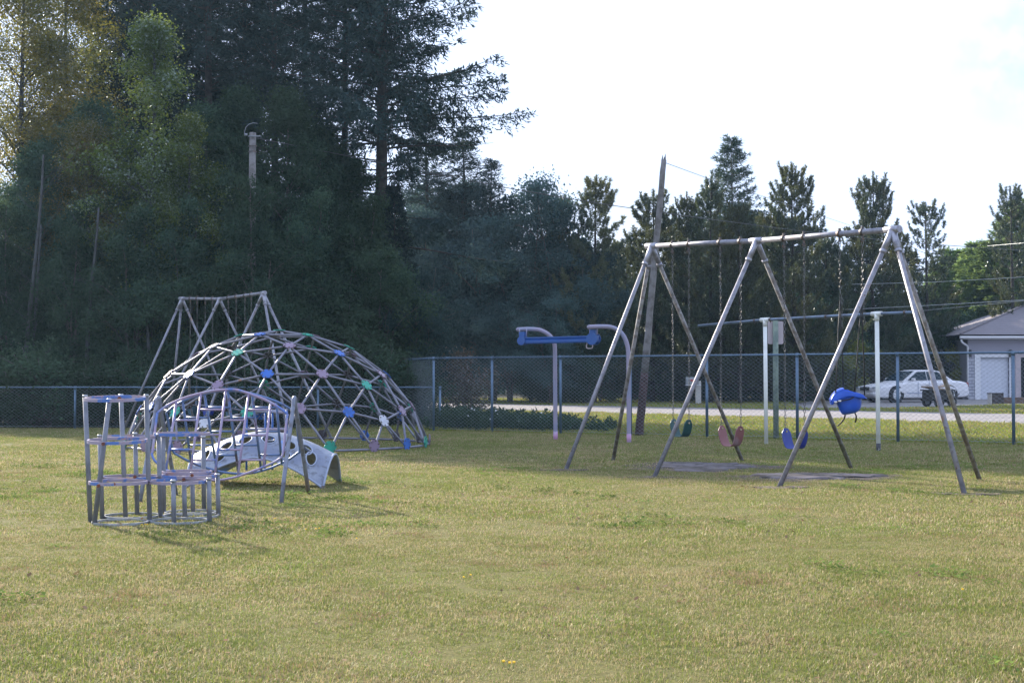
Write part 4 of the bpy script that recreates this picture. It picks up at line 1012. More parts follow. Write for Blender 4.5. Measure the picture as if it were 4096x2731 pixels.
# ------------------------------------------------------------------ garage
def garage():
    Y = 72.0; base = Vector((P(3872, 1595, Y).x, Y, ZR))
    t = thing('garage', 'pale brick garage with lilac shingle hip roof and white doors', 'garage', base)
    X = lambda px: P(px, 1500, Y).x
    Zp = lambda py: P(3900, py, Y).z
    x0, x1 = X(3872), X(3872) + 9.5; ze = Zp(1358); zsid = Zp(1407); y1 = Y + 8.0
    op = [(X(3922), X(4037), Zp(1429)), (X(4084), X(4084) + 2.6, Zp(1429))]
    # front wall: brick piers and siding band above the doors
    mb = MB(); piers = [(x0, op[0][0]), (op[0][1], op[1][0]), (op[1][1], x1)]
    for a, b in piers: mb.box(((a + b) / 2, Y + 0.1, (ZR - 0.2 + op[0][2]) / 2 ), (b - a, 0.2, op[0][2] - ZR + 0.2))
    part('brick_pier', mb, M['brick'], t)
    mb = MB(); mb.box(((x0 + x1) / 2, Y + 0.1, (op[0][2] + ze) / 2), (x1 - x0, 0.2, ze - op[0][2]))
    n = 7
    for k in range(n): mb.box(((x0 + x1) / 2, Y - 0.006, op[0][2] + 0.16 + (ze - op[0][2] - 0.2) * k / n), (x1 - x0, 0.014, 0.02))
    mb.box((x0 + 0.1, (Y + 0.2 + y1) / 2, (ze + ZR) / 2 - 0.1), (0.2, y1 - Y - 0.2, ze - ZR + 0.2)); mb.box((x1 - 0.1, (Y + 0.2 + y1) / 2, (ze + ZR) / 2 - 0.1), (0.2, y1 - Y - 0.2, ze - ZR + 0.2)); mb.box(((x0 + x1) / 2, y1 - 0.1, (ze + ZR) / 2 - 0.1), (x1 - x0 - 0.4, 0.2, ze - ZR + 0.2))
    part('wall', mb, M['siding'], t)
    # roof (hip)
    ov = 0.55; ex0, ex1, ey0, ey1 = x0 - ov, x1 + ov, Y - ov, y1 + ov; zr0 = Zp(1343) + 0.05; rise = 1.95; hw = (ey1 - ey0) / 2
    cy = (ey0 + ey1) / 2; r0 = Vector((ex0 + hw * 1.2, cy, zr0 + rise)); r1 = Vector((ex1 - hw * 0.9, cy, zr0 + rise))
    c = [Vector((ex0, ey0, zr0)), Vector((ex1, ey0, zr0)), Vector((ex1, ey1, zr0)), Vector((ex0, ey1, zr0))]
    mb = MB(); mb.add([*c, r0, r1], [[0, 1, 5, 4], [1, 2, 5], [2, 3, 4, 5], [3, 0, 4], [3, 2, 1, 0]])
    rf = part('roof', mb, M['shingle'], t)
    mb = MB(); mb.tube([c[0] + Vector((0, 0, .03)), r0 + Vector((0, 0, .03))], 0.05, 6); mb.tube([r0, r1], 0.06, 6); part('ridge_cap', mb, M['shingle'], rf)
    gz = Zp(1350)
    g = part('gutter', MB().prism([(-.10, .06), (-.10, -.02), (-.05, -.07), (.06, -.07), (.06, .06)], ex1 - ex0 + 0.1, ((ex0 + ex1) / 2, ey0 - 0.05, gz), (0, 1, 0), (0, 0, 1), (1, 0, 0)).box(((ex0 + ex1) / 2, Y - 0.26, gz - 0.085), (ex1 - ex0 - 0.3, 0.5, 0.02)), M['trim'], t)
    dpx = [(3845, 1356, -0.52), (3846, 1366, -0.5), (3853, 1373, -0.4), (3868, 1381, -0.1), (3871, 1390, -0.08), (3871, 1590, -0.08)]
    part('downspout', MB().tube([P(x, y, Y + d) for x, y, d in dpx], 0.055, 8), M['trim'], g)
    # doors
    a, b, h = op[0]
    d = part('garage_door', MB().box(((a + b) / 2, Y + 0.17, (ZR + h) / 2), (b - a - 0.02, 0.05, h - ZR - 0.02)), M['door_paint'], t)
    mb = MB()
    for k in range(4):
        for q in range(4): mb.bbox((a + (b - a) * (q + .5) / 4, Y + 0.146, ZR + (h - ZR) * (k + .5) / 4), ((b - a) / 4 - .1, 0.018, (h - ZR) / 4 - .14), None, 0.006)
    part('door_panel', mb, M['door_paint'], d)
    part('door_frame', MB().box((X(3910), Y - 0.02, (ZR + h) / 2), (X(3922) - X(3899), 0.06, h - ZR)).box(((X(3899) + X(4041)) / 2, Y - 0.022, h + 0.08), (X(4041) - X(3899), 0.064, 0.16)).box((X(4039), Y - 0.02, (ZR + h) / 2), (.06, 0.06, h - ZR)), M['trim'], t)
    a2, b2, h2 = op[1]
    part('doorway_shade_block', MB().box(((a2 + b2) / 2, Y + 1.4, (ZR + h2) / 2), (b2 - a2, 2.4, h2 - ZR - .01)), M['dark'], t)  # near-black block fills the opening in place of the shaded interior
    part('door_frame', MB().box((X(4071), Y - 0.02, (ZR + h2) / 2), (X(4082) - X(4061), 0.06, h2 - ZR)).box(((X(4061) + b2) / 2, Y - 0.022, h2 + 0.08), (b2 - X(4061), 0.064, 0.16)), M['sign'], t)
    for px in (3880, 4041):
        p = P(px, 1411, Y - 0.12); mb = MB()
        mb.box(p, (0.14, 0.14, 0.2), None, 0.8).box(p + Vector((0, 0, .13)), (0.18, 0.18, 0.05), None, 0.5).box(p + Vector((0, 0.06, .1)), (0.05, 0.12, 0.04)).box(p + Vector((0, 0, -.16)), (.12, .12, .1), None, 1.0)
        part('lantern', mb, M['lamp_black'], t)
garage()
def bins():
    Y = 58.6; p = P(3982, 1616, Y); b = Vector((p.x, Y, ZR + 0.006))
    t = thing('storage_bin', 'dark brown storage bin on the driveway before the garage door', 'bin', b)
    part('body', MB().bbox(b + Vector((0.02, 0, .21)), (0.50, 0.45, 0.42), None, 0.02), M['crate'], t)
    part('pale_left_side', MB().bbox(b + Vector((-.245, -.02, .215)), (0.03, 0.46, 0.43), None, 0.006), M['crate_side'], t)  # thin pale slab along the left side
    part('lid', MB().bbox(b + Vector((0.0, 0, .44)), (0.56, 0.49, 0.04), None, 0.012), M['crate'], t)
    a, c = P(4012, 1612, 60.0), P(4400, 1602, 62.0)
    mb = MB(); dv = (c - a); dv.z = 0
    for k in range(2):
        mid = a + dv * 0.5; mb.bbox((mid.x, mid.y, ZR + 0.07 + 0.13 * k), (dv.length, 0.12, 0.125), Matrix.Rotation(math.atan2(dv.y, dv.x), 3, 'Z'), 0.012)
    solo('timber_edging', mb, M['timber'], 'low brown timber edging beside the dark bin', 'edging', (a.x, a.y, ZR))
bins()

# ------------------------------------------------------------------ car
def car():
    c = Vector((P(3648, 1600, 63.0).x, 63.0, ZR + 0.006)); yaw = R(20)
    t = thing('parked_car', 'white sedan parked on the driveway left of the garage', 'car', c)
    rot = Matrix.Rotation(yaw, 3, 'Z')
    W = lambda x, y, z: c + rot @ Vector((x, y, z))
    st = [(-2.44, .60, .62, .55, .30), (-2.40, .74, .70, .62, .25), (-2.28, .82, .75, .68, .21), (-2.0, .87, .80, .73, .19), (-1.5, .90, .87, .79, .18), (-.98, .905, .94, .86, .18), (0, .91, .96, .90, .18), (1.2, .905, .98, .92, .18), (1.62, .90, .99, .93, .19), (2.15, .86, .96, .90, .22), (2.36, .82, .92, .84, .26), (2.43, .76, .70, .64, .30)]
    mb = MB(); V = []; n = 13
    for (x, hw, zt, zs, zb) in st:
        sec = [(0, zb), (hw * .85, zb), (hw * .97, zb + .06), (hw, .52), (hw * .985, zs - .06), (hw * .93, zs), (hw * .5, zt - .01)]
        ring = sec + [(0, zt)] + [(-y, z) for (y, z) in sec[1:][::-1]]
        for (y, z) in ring: V.append(W(x, y, z))
    m = 14; F = []
    for i in range(len(st) - 1):
        for k in range(m): F.append([i * m + k, i * m + (k + 1) % m, (i + 1) * m + (k + 1) % m, (i + 1) * m + k])
    F += [list(range(m)), [(len(st) - 1) * m + k for k in range(m)][::-1]]
    mb.add(V, F, False)
    # roof and pillars
    cab = [(-1.02, .78, .92), (-.28, .62, 1.385), (.05, .60, 1.425), (.75, .60, 1.42), (1.02, .62, 1.375), (1.66, .76, .96)]
    V = []; 
    for (x, hw, z) in cab:
        for (y, dz) in ((-hw, -.03), (-hw * .82, 0), (0, .015), (hw * .82, 0), (hw, -.03)): V.append(W(x, y, z + dz))
    F = [[i * 5 + k, i * 5 + k + 1, i * 5 + k + 6, i * 5 + k + 5] for i in range(5) for k in range(4)]
    low = len(V)
    for (x, hw, z) in cab:
        for s in (-1, 1): V.append(W(x, s * .80, .86))
    for i in range(5):
        F.append([i * 5, i * 5 + 5, low + 2 * i + 2, low + 2 * i]); F.append([i * 5 + 4, i * 5 + 9, low + 2 * i + 3, low + 2 * i + 1])
    mb.add(V, F, False); part('body', mb, M['carpaint'], t)
    def pane(pts, name):
        q = [W(*p) for p in pts]; nr = (q[1] - q[0]).cross(q[-1] - q[0]).normalized(); cc = sum(q, Vector()) / len(q)
        if nr.dot(cc - W(.3, 0, .8)) < 0: nr = -nr
        mb = MB(); k = len(q); mb.add([p + nr * 0.006 for p in q] + [p + nr * 0.016 for p in q], [list(range(k)), list(range(k, 2 * k))[::-1]] + [[a, (a + 1) % k, k + (a + 1) % k, k + a] for a in range(k)])
        return part(name, mb, M['glass'], t)
    pane([(-.98, -.68, .945), (-.98, .68, .945), (-.32, .56, 1.365), (-.32, -.56, 1.365)], 'windscreen')
    pane([(1.60, -.66, 1.0), (1.60, .66, 1.0), (1.06, .54, 1.35), (1.06, -.54, 1.35)], 'rear_window')
    for s in (-1, 1):
        f = lambda x, z: (x, s * (.805 - (z - .9) * .38), z)
        pane([f(-.78, .97), f(.22, .98), f(.22, 1.345), f(-.22, 1.335)], 'side_window')
        pane([f(.28, .98), f(1.05, 1.0), f(.95, 1.30), f(.85, 1.34), f(.28, 1.345)], 'side_window')
        pane([f(1.10, 1.0), f(1.34, 1.02), f(1.05, 1.25)], 'side_window')
        part('mirror', MB().bbox(W(-.62, s * .98, 1.0), (.12, .2, .14), rot, .03), M['carpaint'], t)
        d = part('door', MB().box(W(-.33, s * .915, .6), (.012, .02, .62), rot).box(W(.25, s * .915, .6), (.012, .02, .68), rot).box(W(1.12, s * .90, .66), (.012, .02, .5), rot).box(W(.3, s * .914, .42), (2.4, .02, .03), rot), M['plastic_rim'], t)
        for x in (.12, .98): part('handle', MB().bbox(W(x, s * .925, .80), (.17, .03, .03), rot, .006), M['chrome'], d)
        for x in (-1.43, 1.37):
            wc = W(x, s * .80, .33); ax = rot @ Vector((0, 1, 0))
            part('wheel_well_shade', MB().disc(W(x, s * .80, .36), ax, .385, .19, 28), M['dark'], t)  # black disc painted as the shade inside the wheel well
            wh = part('wheel', MB().disc(W(x, s * .83, .33), ax, .20, .19, 24), M['alloy'], t)
            pts = [W(x + .265 * math.cos(q), s * .835, .33 + .265 * math.sin(q)) for q in np.linspace(0, 2 * math.pi, 29)[:-1]]
            part('tyre', MB().tube(pts, .068, 10, closed=True).disc(W(x, s * .80, .33), ax, .27, .12, 24), M['tyre'], wh)
            mb = MB()
            for q in range(7):
                a = q * 2 * math.pi / 7; mb.box(W(x + .11 * math.cos(a), s * .93, .33 + .11 * math.sin(a)), (.17, .02, .035), rot @ Matrix.Rotation(-a, 3, 'Y'))
            mb.disc(W(x, s * .925, .33), ax, .05, .03, 12); part('rim', mb, M['trim'], wh)
    for s in (-1, 1):
        part('headlight', MB().bbox(W(-2.27, s * .66, .64), (.24, .34, .13), rot @ Matrix.Rotation(s * R(-24), 3, 'Z'), .03), M['lampglass'], t)
        part('tail_light', MB().bbox(W(2.37, s * .70, .78), (.12, .2, .2), rot, .03), M['redlamp'], t)
    g = part('grille', MB().bbox(W(-2.42, 0, .60), (.07, .72, .17), rot, .02), M['chrome'], t)
    mb = MB()
    for k in range(4): mb.box(W(-2.465, 0, .545 + .036 * k), (.02, .64, .016), rot)
    part('slat', mb, M['dark'], g)
    part('bumper', MB().bbox(W(-2.40, 0, .37), (.18, 1.52, .16), rot, .05).bbox(W(2.38, 0, .42), (.18, 1.6, .2), rot, .05), M['carpaint'], t)
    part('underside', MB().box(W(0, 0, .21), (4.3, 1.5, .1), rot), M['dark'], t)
car()
def cart():
    Y = 52.0; c = P(3752, 1628, Y); c.z = ZR + .006; t = thing('utility_cart', 'black two wheeled cart with tan boards on top beside the road', 'cart', c)
    rot = Matrix.Rotation(R(18), 3, 'Z'); W = lambda x, y, z: c + rot @ Vector((x, y, z))
    part('tub', MB().bbox(W(0, 0, .42), (.98, .62, .36), rot, .04).box(W(0, 0, .62), (1.04, .68, .05), rot), M['cart_black'], t)
    part('board', MB().bbox(W(-.14, -.05, .68), (.85, .55, .06), rot @ Matrix.Rotation(R(9), 3, 'Y'), .008), M['cart_tan'], t)
    part('board', MB().bbox(W(.16, .05, .76), (.7, .4, .04), rot @ Matrix.Rotation(R(-7), 3, 'Y') @ Matrix.Rotation(R(14), 3, 'Z'), .006), M['cart_tan'], t)
    ax = rot @ Vector((0, 1, 0))
    for s in (-1, 1):
        wh = part('wheel', MB().disc(W(-.22, s * .37, .20), ax, .11, .07, 18), M['galv'], t)
        part('tyre', MB().tube([W(-.22 + .15 * math.cos(q), s * .37, .20 + .15 * math.sin(q)) for q in np.linspace(0, 2 * math.pi, 23)[:-1]], .05, 8, closed=True), M['tyre'], wh)
        wh = part('wheel', MB().disc(W(.34, s * .37, .20), ax, .11, .07, 18), M['galv'], t)
        part('tyre', MB().tube([W(.34 + .15 * math.cos(q), s * .37, .20 + .15 * math.sin(q)) for q in np.linspace(0, 2 * math.pi, 23)[:-1]], .05, 8, closed=True), M['tyre'], wh)
    part('tow_bar', MB().tube([W(.5, 0, .3), W(.75, 0, .34), W(.92, 0, .5)], .018, 8), M['cart_black'], t)
cart()

# ------------------------------------------------------------------ trees
def rhombs(O, D, N, L, Wd, fold=0.0):
    """leaf-like four-sided faces: origin O, direction D, side N, length L, half width Wd"""
    L = np.asarray(L)[:, None]; Wd = np.asarray(Wd)[:, None]
    V = np.stack([O, O + D * L * 0.45 + N * Wd, O + D * L, O + D * L * 0.45 - N * Wd], 1).reshape(-1, 3)
    F = np.arange(len(V)).reshape(-1, 4); return V, F
def unit(v): return v / (np.linalg.norm(v, axis=-1, keepdims=True) + 1e-9)
def rand_side(D, g):
    r = g.normal(size=D.shape); s = np.cross(D, r); return unit(s)

def conifer(seed, h, r0, z0, live, droop=0.45, gap=0.34, per=5, twig=0.16, sprig=(0.13, 0.02), dens=1.0, trunk_r=None, power=0.85, lean=0.0):
    g = np.random.default_rng(seed); tr = trunk_r or h * 0.010
    tb = MB(); n = 14; wob = g.normal(0, 0.03, (n + 1, 2)).cumsum(0) * 0.4
    tp = [(wob[i, 0] + lean * (i / n) * h, wob[i, 1], h * i / n - (0.2 if i == 0 else 0)) for i in range(n + 1)]
    tb.tube(tp, [tr * (1 - 0.96 * i / n) + 0.008 for i in range(n + 1)], 8)
    tpa = np.array(tp)
    O, D, Wn, Ls = [], [], [], []
    z = z0
    while z < h - 0.1:
        f = (z - z0) / (h - z0); rad = r0 * (1 - f) ** power + 0.12
        alive = z > live
        k = per if alive else max(2, per - 2)
        a0 = g.uniform(0, 6.28)
        for q in range(k):
            a = a0 + q * 6.283 / k + g.normal(0, 0.35); L = rad * g.uniform(0.62, 1.12) * (1.0 if alive else g.uniform(0.4, 0.8))
            zz = z + g.uniform(-gap / 2, gap / 2)
            c0 = np.array([np.interp(zz, tpa[:, 2], tpa[:, 0]), np.interp(zz, tpa[:, 2], tpa[:, 1]), zz])
            rd = np.array([math.cos(a), math.sin(a), 0]); lat = np.array([-math.sin(a), math.cos(a), 0])
            m = max(3, int(L / 0.5) + 2); s = np.linspace(0, 1, m)[:, None]
            bend = g.normal(0, 0.10)
            up = 0.55 * f
            pts = c0 + rd * L * s + lat * L * bend * s * s + np.array([0, 0, 1.0]) * L * ((0.12 + up) * s - droop * s ** 2 * (1 - 0.7 * f) + 0.6 * droop * s ** 3)
            tb.tube(pts, np.linspace(0.010 + 0.008 * L, 0.004, m), 3, cap=False)
            if not alive and g.uniform() < 0.55: continue
            nt = max(3, int(L / twig * dens)); ss = g.uniform(0.12 if alive else 0.5, 1.0, nt)
            idx = np.clip((ss * (m - 1)).astype(int), 0, m - 2); fr = (ss * (m - 1) - idx)[:, None]
            B = pts[idx] * (1 - fr) + pts[idx + 1] * fr; T = unit(pts[idx + 1] - pts[idx])
            for side in (-1, 1):
                tl = np.clip(0.20 + 0.40 * L * (1 - ss) ** 0.8 * g.uniform(0.5, 1.1, nt), 0.22, 0.85)
                td = unit(T * 0.75 + side * lat * g.uniform(0.4, 1.1, (nt, 1)) + np.array([0, 0, -1]) * g.uniform(0.0, droop * 1.5, (nt, 1)))
                ns = 9
                for j in range(ns):
                    o = B + td * (tl * (j + g.uniform(0.1, 0.9, nt)) / ns)[:, None] + np.array([0, 0, -1]) * (tl * ((j + .5) / ns) ** 2 * droop * 0.5)[:, None]
                    dd = unit(td * 0.8 + g.normal(0, 0.45, (nt, 3)))
                    O.append(o); D.append(dd); Ls.append(np.full(nt, sprig[0]) * g.uniform(0.7, 1.4, nt)); Wn.append(np.full(nt, sprig[1]) * g.uniform(0.7, 1.3, nt))
        z += gap * g.uniform(0.8, 1.2) * (1.0 if f < 0.8 else 0.7)
    O, D, Ls, Wn = np.concatenate(O), np.concatenate(D), np.concatenate(Ls), np.concatenate(Wn)
    V, F = rhombs(O, D, unit(np.cross(D, np.array([0, 0, 1.0]) + g.normal(0, .45, D.shape))), Ls, Wn)
    return tb, V, F

def pine(seed, h, r0, z0, gap=0.5, per=5, tuft=16, tl=0.17, tw=0.014, power=0.7, up=0.35, trunk_r=None, dens=1.0):
    g = np.random.default_rng(seed); tr = trunk_r or h * 0.011; tb = MB(); n = 12
    wob = g.normal(0, 0.04, (n + 1, 2)).cumsum(0) * 0.4
    tp = [(wob[i, 0], wob[i, 1], h * i / n - (0.2 if i == 0 else 0)) for i in range(n + 1)]; tpa = np.array(tp)
    tb.tube(tp, [tr * (1 - 0.93 * i / n) + 0.01 for i in range(n + 1)], 7)
    TO, TD = [], []
    def shoot(p, d, k):
        for q in range(k): TO.append(p + d * q * 0.10); TD.append(d)
    z = z0
    def candle(p, d, l):
        d = d / np.linalg.norm(d); n_ = max(2, int(l / .09))
        for q in range(n_): TO.append(p + d * l * q / n_); TD.append(d)
    while z < h - 0.5:
        f = (z - z0) / (h - z0); rad = r0 * min(.95, (1 - f) ** power) + 0.15; a0 = g.uniform(0, 6.28)
        for q in range(per):
            a = a0 + q * 6.283 / per + g.normal(0, .3); L = rad * g.uniform(.5, 1.15); rd = np.array([math.cos(a), math.sin(a), 0]); lat = np.array([-math.sin(a), math.cos(a), 0])
            c0 = np.array([np.interp(z, tpa[:, 2], tpa[:, 0]), np.interp(z, tpa[:, 2], tpa[:, 1]), z + g.uniform(-.1, .1)])
            m = max(3, int(L / .4) + 2); s = np.linspace(0, 1, m)[:, None]
            rise = up * (0.2 + 1.0 * f) + g.normal(0, .08)
            pts = c0 + rd * L * s + lat * L * g.normal(0, .12) * s * s + np.array([0, 0, 1.0]) * L * (rise * s + 0.4 * s ** 2.5)
            tb.tube(pts, np.linspace(.008 + .009 * L, .005, m), 3, cap=False)
            nt = max(2, int(L / .22 * dens))
            for k in range(nt):
                ss = g.uniform(.3, 1.0); i = min(int(ss * (m - 1)), m - 2); fr = ss * (m - 1) - i
                B = pts[i] * (1 - fr) + pts[i + 1] * fr; T = pts[i + 1] - pts[i]; T = T / np.linalg.norm(T)
                sd = lat * g.choice([-1, 1]) * g.uniform(.3, 1.0) + T * .7 + np.array([0, 0, g.uniform(-.1, .5)]); sd /= np.linalg.norm(sd)
                e = B + sd * g.uniform(.05, .18 + .22 * L * (1 - ss)); tb.tube([B, e], [.005, .004], 3, cap=False)
                candle(e, sd * .5 + np.array([0, 0, g.uniform(.4, 1.1)]), g.uniform(.22, .42))
            T = pts[-1] - pts[-2]; T /= np.linalg.norm(T); candle(pts[-1], T * .6 + np.array([0, 0, .9]), g.uniform(.35, .6))
        z += gap * g.uniform(.8, 1.2) * (1 if f < .75 else .75)
    candle(np.array([tpa[-1, 0], tpa[-1, 1], h - .75]), np.array([0, 0, 1.0]), .9)
    TO, TD = np.array(TO), np.array(TD); k = tuft
    O = np.repeat(TO, k, 0); T = np.repeat(TD, k, 0)
    D = unit(T * g.uniform(.5, 1.3, (len(O), 1)) + g.normal(0, .55, O.shape)); O = O + g.normal(0, .012, O.shape)
    V, F = rhombs(O, D, rand_side(D, g), tl * g.uniform(.7, 1.25, len(O)), tw * g.uniform(.8, 1.3, len(O)))
    return tb, V, F

def broadleaf(seed, h, rad, z0, nl, size, stems=1, narrow=0.6, trunk_r=None, clump=0.30, nb=70, flat=0.0, lean=0.0):
    """trunk(s), limbs and many clumps of separate leaves inside an uneven egg-shaped crown"""
    g = np.random.default_rng(seed); tb = MB(); cl = []; tr = trunk_r or 0.012 * h + 0.015
    for sidx in range(stems):
        a = g.uniform(0, 6.28); sp = (0.0 if stems == 1 else rad * g.uniform(.25, .6)); hh = h * (1 if sidx == 0 else g.uniform(.7, .98))
        n = 9; wob = g.normal(0, .10, (n + 1, 2)).cumsum(0) * .35
        tp = np.array([(math.cos(a) * sp * (i / n) ** 1.3 + wob[i, 0] + lean * h * (i / n), math.sin(a) * sp * (i / n) ** 1.3 + wob[i, 1], hh * .97 * i / n - (.15 if i == 0 else 0)) for i in range(n + 1)])
        tb.tube(tp, [tr * (1 - .9 * i / n) / math.sqrt(stems) + .006 for i in range(n + 1)], 7)
        for b in range(max(4, nb // stems)):
            zz = z0 + (hh - z0) * g.uniform(0, 1) ** .85
            f = (zz - z0) / max(.1, hh - z0)
            env = rad * (math.sin(math.pi * min(1, (f * .86 + .12))) ** narrow) * g.uniform(.55, 1.12)
            aa = g.uniform(0, 6.28); c0 = np.array([np.interp(zz, tp[:, 2], tp[:, 0]), np.interp(zz, tp[:, 2], tp[:, 1]), max(.1, zz - env * .45)])
            e = np.array([np.interp(zz, tp[:, 2], tp[:, 0]) + math.cos(aa) * env, np.interp(zz, tp[:, 2], tp[:, 1]) + math.sin(aa) * env, zz + env * g.uniform(-.05, .3)])
            m = 5; s = np.linspace(0, 1, m)[:, None]
            pts = c0 + (e - c0) * s + np.array([0, 0, 1.0]) * env * .16 * np.sin(s * math.pi) + g.normal(0, .03 * env, (m, 3)) * s
            tb.tube(pts, np.linspace(.006 + .010 * env, .004, m), 3, cap=False)
            for q in range(4):
                ss = g.uniform(.35, 1.05); p = c0 + (e - c0) * min(ss, 1.0) + np.array([0, 0, 1.0]) * env * .16 * math.sin(min(ss, 1) * math.pi) + g.normal(0, .14 * env, 3)
                cl.append((p, g.uniform(.5, 1.3))); 
                tb.tube([pts[min(m - 1, int(ss * (m - 1)))], p], [.006, .003], 3, cap=False)
        cl.append((tp[-1], .6)); cl.append((tp[-2], .8))
    cen = np.array([c for c, _ in cl]); wt = np.array([w_ for _, w_ in cl]); wt /= wt.sum()
    ci = g.choice(len(cen), nl, p=wt)
    O = cen[ci] + g.normal(0, 1, (nl, 3)) * clump * np.array([1, 1, .8]); O[:, 2] = np.clip(O[:, 2], .03, None)
    ctr = np.array([O[:, 0].mean(), O[:, 1].mean(), 0]); outw = unit((O - ctr) * np.array([1, 1, 0]))
    Nn = unit(g.normal(0, .62, (nl, 3)) + np.array([0, 0, .62]) + outw * .35)
    D = unit(np.cross(Nn, g.normal(0, 1, (nl, 3)))); sz = size * g.uniform(.65, 1.3, nl)
    V, F = rhombs(O, D, np.cross(Nn, D), sz, sz * .36)
    return tb, V, F

PROTO = {}
def proto(name, gen, bark, leafm, **kw):
    tb, V, F = gen(**kw)
    tm = tb.mesh('trunk'); tm.materials.append(M[bark]); cm = mesh_np('crown', V, [F]); cm.materials.append(M[leafm])
    PROTO[name] = (tm, cm, kw['h'])
proto('spruce_a', conifer, 'bark', 'l_spruce', seed=11, h=20, r0=4.7, z0=5.0, live=7.8, gap=.33, dens=1.7, trunk_r=.24, sprig=(.16, .023), droop=.55)
proto('spruce_b', conifer, 'bark', 'l_spruce', seed=12, h=20, r0=3.0, z0=5.0, live=10.0, gap=.36, dens=1.35, trunk_r=.20, sprig=(.15, .022))
proto('spruce_c', conifer, 'bark', 'l_spruce', seed=13, h=17, r0=3.0, z0=2.0, live=3.5, gap=.31, dens=1.2, trunk_r=.18, sprig=(.15, .021))
proto('slim_spruce', conifer, 'bark', 'l_spruce', seed=19, h=9, r0=1.7, z0=.4, live=.8, droop=.4, gap=.26, per=6, dens=1.4, sprig=(.14, .022))
proto('larch', conifer, 'bark_mid', 'l_larch', seed=14, h=13, r0=3.1, z0=1.5, live=2.0, droop=.25, gap=.30, per=7, twig=.18, sprig=(.18, .020), dens=1.2)
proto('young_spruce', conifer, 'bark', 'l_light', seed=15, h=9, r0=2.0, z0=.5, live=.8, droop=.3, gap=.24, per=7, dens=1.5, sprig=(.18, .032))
proto('pine_a', pine, 'bark', 'l_pine', seed=21, h=10, r0=2.6, z0=.6, per=6, gap=.40, dens=1.6, tw=.013, tl=.15, tuft=20, power=.85)
proto('pine_d', pine, 'bark', 'l_pine', seed=27, h=10, r0=3.0, z0=.4, per=6, gap=.46, dens=1.6, tw=.013, tl=.15, tuft=20, power=.95)
proto('pine_e', pine, 'bark', 'l_pine', seed=29, h=10, r0=2.2, z0=1.0, per=6, gap=.5, dens=1.7, tw=.013, tl=.15, tuft=20, power=1.1, up=.2)
proto('pine_b', pine, 'bark', 'l_pine', seed=22, h=10, r0=2.1, z0=.8, per=5, gap=.46, power=.75, dens=1.5, tw=.013, tl=.15, tuft=20)
proto('pine_c', pine, 'bark', 'l_pine', seed=23, h=11, r0=1.6, z0=3.6, per=5, gap=.55, power=.6, dens=1.3, tw=.013, tl=.15, tuft=20)
proto('aspen', broadleaf, 'bark_pale', 'l_aspen', seed=31, h=13.5, rad=1.9, z0=3.0, nl=58000, size=.070, nb=85, clump=.30, narrow=.5)
proto('birch', broadleaf, 'bark_pale', 'l_birch', seed=32, h=11, rad=1.8, z0=1.5, nl=34000, size=.075, nb=75, clump=.20, narrow=1.0)
proto('poplar', broadleaf, 'bark_mid', 'l_bush', seed=41, h=9.5, rad=1.7, z0=1.0, nl=44000, size=.078, nb=64, clump=.20, narrow=.7)
proto('willow', broadleaf, 'bark_mid', 'l_willow', seed=33, h=7.0, rad=2.1, z0=.6, nl=46000, size=.078, stems=4, nb=66, clump=.19, narrow=.5)
proto('willow_b', broadleaf, 'bark_mid', 'l_willow', seed=34, h=6.2, rad=1.9, z0=.4, nl=42000, size=.078, stems=5, nb=60, clump=.19, narrow=.5)
proto('shrub', broadleaf, 'bark_mid', 'l_bush', seed=35, h=5.0, rad=1.7, z0=.2, nl=32000, size=.078, stems=5, nb=46, clump=.19, narrow=.45)
proto('shrub_b', broadleaf, 'bark_mid', 'l_bush', seed=36, h=6.5, rad=1.6, z0=.5, nl=36000, size=.078, stems=3, nb=50, clump=.19, narrow=.5)
proto('low_shrub', broadleaf, 'bark_mid', 'l_bush', seed=37, h=1.9, rad=1.1, z0=.05, nl=9000, size=.07, stems=6, nb=50, clump=.16, narrow=.45)
proto('red_shrub', broadleaf, 'bark_mid', 'l_red', seed=38, h=1.8, rad=.8, z0=.3, nl=3500, size=.07, stems=4, nb=30, clump=.16, narrow=.5)
proto('yellow_shrub', broadleaf, 'bark_mid', 'l_yellow', seed=39, h=2.6, rad=.8, z0=.2, nl=8000, size=.09, stems=4, nb=40, clump=.18, narrow=.5)

NAMES = {'spruce_a': ('spruce_tree', 'tree'), 'spruce_b': ('spruce_tree', 'tree'), 'spruce_c': ('spruce_tree', 'tree'), 'larch': ('larch_tree', 'tree'), 'young_spruce': ('spruce_tree', 'tree'), 'slim_spruce': ('spruce_tree', 'tree'),
         'pine_a': ('pine_tree', 'tree'), 'pine_b': ('pine_tree', 'tree'), 'pine_c': ('pine_tree', 'tree'), 'pine_d': ('pine_tree', 'tree'), 'pine_e': ('pine_tree', 'tree'), 'poplar': ('poplar_tree', 'tree'), 'aspen': ('aspen_tree', 'tree'), 'birch': ('birch_tree', 'tree'), 'willow': ('willow_tree', 'tree'),
         'willow_b': ('willow_tree', 'tree'), 'shrub': ('shrub', 'shrub'), 'shrub_b': ('shrub', 'shrub'), 'low_shrub': ('shrub', 'shrub'), 'red_shrub': ('shrub', 'shrub'), 'yellow_shrub': ('shrub', 'shrub')}
trng = random.Random(77)
